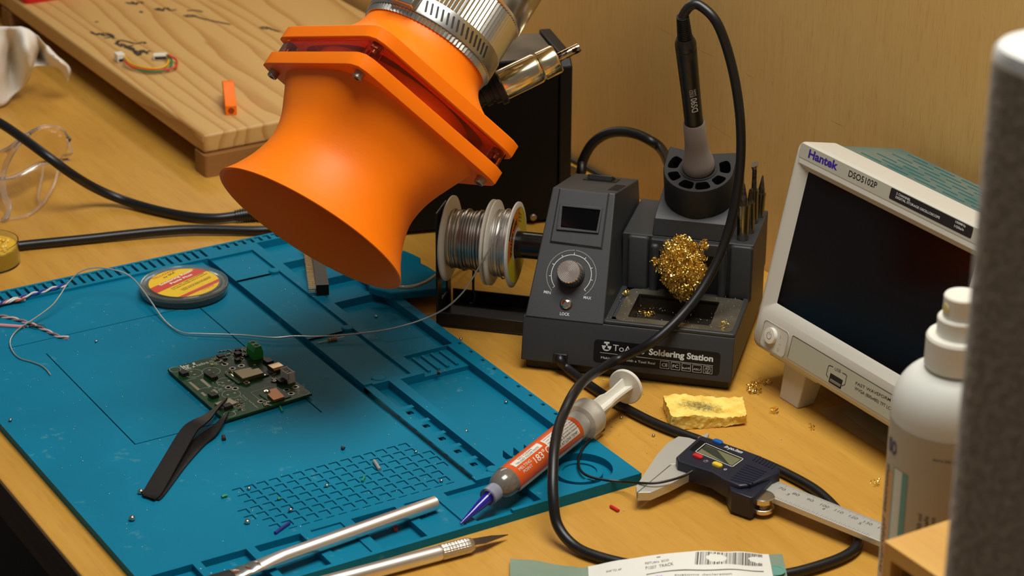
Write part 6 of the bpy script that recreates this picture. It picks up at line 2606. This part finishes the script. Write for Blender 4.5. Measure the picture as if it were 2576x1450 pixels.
# ------------------------------------------------------------------ safety glasses
gl = thing('safety_glasses', 'clear wraparound safety glasses lying on the bench at the left edge', 'glasses', Matrix.Identity(4))
GLS = mat('clear_polycarbonate', (246, 240, 234), 0.05, 0, trans=1.0, ior=1.2)
RIM = mat('hazy_clear_rim', (240, 230, 220), 0.12, 0, trans=.88, ior=1.2)
bm = nb()
topc = [(-30, 392, 42), (20, 372, 44), (62, 340, 46), (108, 318, 46), (150, 322, 42), (176, 350, 36)]
botc = [(-30, 452, 20), (20, 452, 20), (60, 440, 20), (104, 416, 19), (148, 408, 16), (178, 404, 12)]
A_, B_ = spline([at(*p) for p in topc], 6), spline([at(*p) for p in botc], 6)
secs = []
for a, b2 in zip(A_, B_):
    mid = (a + b2) / 2 + V((.5, -.8, 0)) * 5
    secs.append([a, (a + mid) / 2 + V((.5, -.8, 0)) * 1.5, mid, (b2 + mid) / 2 + V((.5, -.8, 0)) * 1.5, b2])
loft(bm, secs, cap0=False, cap1=False, closed=False)
o = obj('lens', bm, GLS, gl, smooth=70, recalc=False)
md = o.modifiers.new('thick', 'SOLIDIFY')
md.thickness = .0018
bm = nb()
tube(bm, A_, 1.0, 8)
tube(bm, B_, .8, 8)
obj('frame_rim', bm, RIM, gl)
bm = nb()
pts = [at(70, 338, 46), at(38, 372, 40), at(16, 410, 32), at(7, 446, 24), at(10, 486, 14), at(22, 520, 6), at(14, 550, 2.6), at(6, 552, 3)]
tube(bm, spline(pts, 6), 2.6, 10, flat=.5)
obj('temple_arm', bm, RIM, gl, label='flattened clear temple arm bent down to the bench')
bm = nb()
pts = [at(168, 352, 38), at(180, 385, 30), at(158, 392, 24), at(148, 415, 17), at(140, 455, 9), at(122, 490, 4), at(100, 520, 2), at(66, 543, 1.8), at(24, 550, 1.8)]
tube(bm, spline(pts, 6), 1.1, 8)
obj('lower_rim', bm, RIM, gl)
bm = nb()
pts = [at(-10, 452, 12), at(30, 442, 12), at(64, 428, 13), at(96, 408, 15), at(140, 404, 14)]
tube(bm, spline(pts, 6), 1.2, 8)
obj('brow_bar', bm, mat('pale_peach_bar', (236, 206, 176), .3, 0, trans=.5, ior=1.25), gl)
bm = nb()
pts = [at(108, 400, 14), at(106, 440, 9), at(96, 500, 4), at(107, 510, 3)]
tube(bm, spline(pts, 5), 1.0, 8)
obj('nose_piece', bm, RIM, gl)

# ------------------------------------------------------------------ twisted wires at the left edge


def twist(name, label, path, cols, r, pitch, parent_name='strand'):
    P_ = spline([at(*p) for p in path], 10)
    t_ = thing(name, label, 'wire', Matrix.Translation(P_[0]))
    ln_ = 0
    acc = [0]
    for a, b2 in zip(P_, P_[1:]):
        ln_ += (b2 - a).length
        acc.append(ln_)
    for k, c in enumerate(cols):
        pts = []
        for i, p in enumerate(P_):
            t = (P_[min(i + 1, len(P_) - 1)] - P_[max(i - 1, 0)]).normalized()
            s_ = t.cross(V((0, 0, 1))).normalized()
            u_ = s_.cross(t)
            a = 2 * math.pi * acc[i] / pitch + 2 * math.pi * k / len(cols)
            pts.append(p + (s_ * math.cos(a) + u_ * math.sin(a)) * r * 1.05 - P_[0])
        bm = nb()
        tube(bm, pts, r, 7)
        obj('strand', bm, c, t_, label=c.name.replace('_', ' '))
    return t_


WB = mat('blue_strand', (24, 60, 150), .4)
WW = mat('white_strand', (214, 206, 198), .4)
WO = mat('orange_strand', (206, 96, 52), .4)
WP = mat('pinkish_white_strand', (206, 178, 172), .4)
WM = mat('mauve_strand', (150, 120, 124), .4)
tw1 = twist('twisted_pair', 'blue and white twisted wire pair lying over the comb slots of the mat', [(-40, 785, 8.5), (0, 764, 8.6), (40, 752, 8.6), (90, 738, 8.6), (130, 727, 8.8), (166, 717, 9)], [WB, WW], .75, 15)
tw2 = twist('twisted_pair', 'orange and white twisted wire pair just below the blue one at the left edge', [(-40, 772, 8.2), (0, 764, 8.2), (20, 759, 8.2), (48, 754, 8.2), (64, 752, 8)], [WO, WW], .7, 13)
tw3 = twist('twisted_pair', 'pale mauve twisted wire pair ending in loose tips on the blue mat', [(-40, 795, 6), (0, 796, 6), (36, 803, 6), (70, 813, 6), (98, 824, 6), (124, 836, 6), (150, 848, 6), (172, 851, 6)], [WP, WM], .75, 17)
rw = thing('stripped_wire', 'pink insulated wire with frayed stripped end on the mat at the left edge', 'wire', Matrix.Translation(at(0, 819, 6)))
o0 = at(0, 819, 6)
bm = nb()
tube(bm, spline([at(x, y, 6) - o0 for x, y in ((-40, 817), (0, 819), (30, 821), (62, 823))], 6), 1.3, 10)
obj('insulation', bm, mat('pink_insulation', (206, 142, 148), .45), rw)
bm = nb()
for k in range(9):
    e = at(84 + k * 4, 812 + (k * 5) % 14, 6 + (k % 3))
    tube(bm, spline([at(62, 823, 6) - o0, at(72, 821, 6.4) - o0, e - o0], 4), .22, 5)
obj('bare_strands', bm, mat('tinned_copper_hair', (120, 92, 80), .3, 1.0), rw)

# ------------------------------------------------------------------ bits and crumbs
RED = mat('red_insulation', (204, 32, 30), .45)
GRNI = mat('green_insulation', (24, 130, 84), .5)


def bit(px0, px1, z, r, m_, lab, cat='wire offcut', name='wire_offcut', group=None, k=1):
    bm = nb()
    a, b2 = at(*px0, z + r), at(*px1, z + r)
    tube(bm, spline([a, (a + b2) / 2 + V((0, 0, .15 * k)), b2], 4), r, 10)
    return tag(obj(name, bm, m_, None), lab, cat, group)


G = 'wire insulation offcuts'
bit((1536, 1274), (1556, 1286), 0, 1.0, RED, 'small red insulation offcut on the bare bench below the mat corner', group=G)
bit((1000, 1408), (1030, 1398), 0, 1.2, RED, 'red insulation offcut on the bench between the mat edge and craft knife', group=G)
bit((991, 1318), (996, 1334), 1.3, 1.2, RED, 'red insulation offcut half hidden in a front pocket under the flux brush', group=G)
bit((702, 1018), (710, 1036), FZ, .7, GRNI, 'green wire offcut sticking out from under the circuit board', group=G)
bit((558, 1251), (571, 1247), FZ, .9, GRNI, 'green offcut on the mat left of the waffle grid', group=G)
bit((911, 1212), (917, 1200), FZ, .8, GRNI, 'green offcut in the middle of the waffle grid', group=G)
bit((699, 1257), (706, 1254), FZ, .8, GRNI, 'tiny green offcut at the left end of the waffle grid', group=G)
bit((692, 1342), (728, 1316), FZ, 1.0, mat('violet_blue_offcut', (34, 34, 120), .35), 'dark blue plastic sliver at the lower edge of the waffle grid', 'plastic offcut', 'plastic_sliver')
bit((941, 1160), (955, 1182), FZ, 1.1, mat('grey_foil_scrap', (170, 166, 160), .5, .4), 'crumpled silvery scrap lying on the waffle grid', 'scrap', 'foil_scrap')
bit((562, 1098), (564, 1106), FZ, 1.2, mat('brown_crumb', (60, 34, 24), .6), 'small dark brown crumb on the mat below the circuit board', 'crumb', 'crumb')
bit((860, 1127), (866, 1129), FZ, 1.1, mat('grey_crumb', (44, 50, 54), .6), 'small dark grey crumb on the mat above the waffle grid', 'crumb', 'crumb')
bit((1100, 938), (1107, 938), FZ, 1.5, mat('black_crumb', (14, 14, 16), .5), 'little black nut-like crumb beside the ribbed rack of the mat', 'crumb', 'crumb')
SB = mat('solder_bead', (206, 202, 194), .14, 1.0)
beads = [((332, 1304), 2.0, FZ + .2, 'largest shiny solder drop near the front left corner of the mat'), ((354, 1237), 1.9, FZ + .2, 'elongated solder drop left of the tweezers handle'), ((622, 1313), 1.8, FZ, 'solder bead at the lower left end of the waffle grid'),
         ((822, 1222), 1.3, FZ, 'bright solder bead on the waffle grid left of the green offcut'), ((731, 1283), 1.4, FZ, 'solder bead inside the lower half of the waffle grid'), ((626, 1229), 1.3, FZ, 'solder bead on the upper left cells of the waffle grid'),
         ((1110, 1210), 1.2, FZ, 'solder bead at the right end of the waffle grid'), ((1046, 1137), 1.1, FZ, 'solder bead at the top right of the waffle grid'), ((26, 1057), 1.2, FZ + .2, 'solder bead near the left edge of the mat'),
         ((1273, 1012), 1.2, 1.3, 'solder bead in the upper half of the large mat tray'), ((1173, 1085), 1.4, 1.3, 'solder bead in the large mat tray near the notched rail'), ((946, 796), 1.2, 1.3, 'solder bead in the square tray below the second mat'),
         ((1159, 853), 1.3, 0, 'solder bead on the bench between mat and solder stand'), ((1546, 967), 1.5, 0, 'solder bead beside the syringe plunger'), ((1644, 1096), 1.1, 0, 'solder bead on the bench left of the caliper'),
         ((242, 859), 1.0, FZ, 'tiny solder bead on the mat above the circuit board'), ((1900, 985), 1.6, 0, 'solder bead among the brass shavings by the sponge'), ((1563, 1051), 1.0, 0, 'solder bead near the iron cable behind the syringe')]
for (p, r, z, lab) in beads:
    bm = nb()
    c = at(p[0], p[1], z + r * .75)
    ball(bm, c, r, 12, sz=.8)
    tag(obj('solder_bead', bm, SB, None, smooth=80), lab, 'solder bead', 'stray solder beads')
# fine dust of solder and crumbs, nobody could count it
bm = nb()
rd = random.Random(77)
for k in range(420):
    x, y = rd.uniform(25, 440), rd.uniform(8, 295)
    z = FZ
    for r0 in rects:
        if r0[0] <= x < r0[1] and r0[2] <= y < r0[3]:
            z = r0[4]
    if z < 0:
        continue
    ball(bm, (x, y, z + .12), rd.choice([.18, .22, .3, .42]), 6)
for k in range(160):
    c = at(rd.gauss(1640, 160), rd.gauss(1080, 90), .1)
    if 310 < c.y < 560 and 452 > c.x > 120 or c.x > 455 and c.y < 420:
        ball(bm, c + V((0, 0, .1)), rd.choice([.2, .3, .45]), 6)
for k in range(150):
    c = MS @ V((rd.uniform(55, 138), rd.uniform(7, 62), 39.1))
    if not (68 < (MS.inverted() @ c).x < 122 and 13 < (MS.inverted() @ c).y < 52):
        ball(bm, c, rd.choice([.16, .22, .3]), 6)
    else:
        ball(bm, V((c.x, c.y, 31.5)), rd.choice([.2, .3, .4]), 6)
tag(obj('solder_dust', bm, SB, None, smooth=80), 'fine silvery solder dust scattered over mat, bench and station deck', 'dust', kind='stuff')
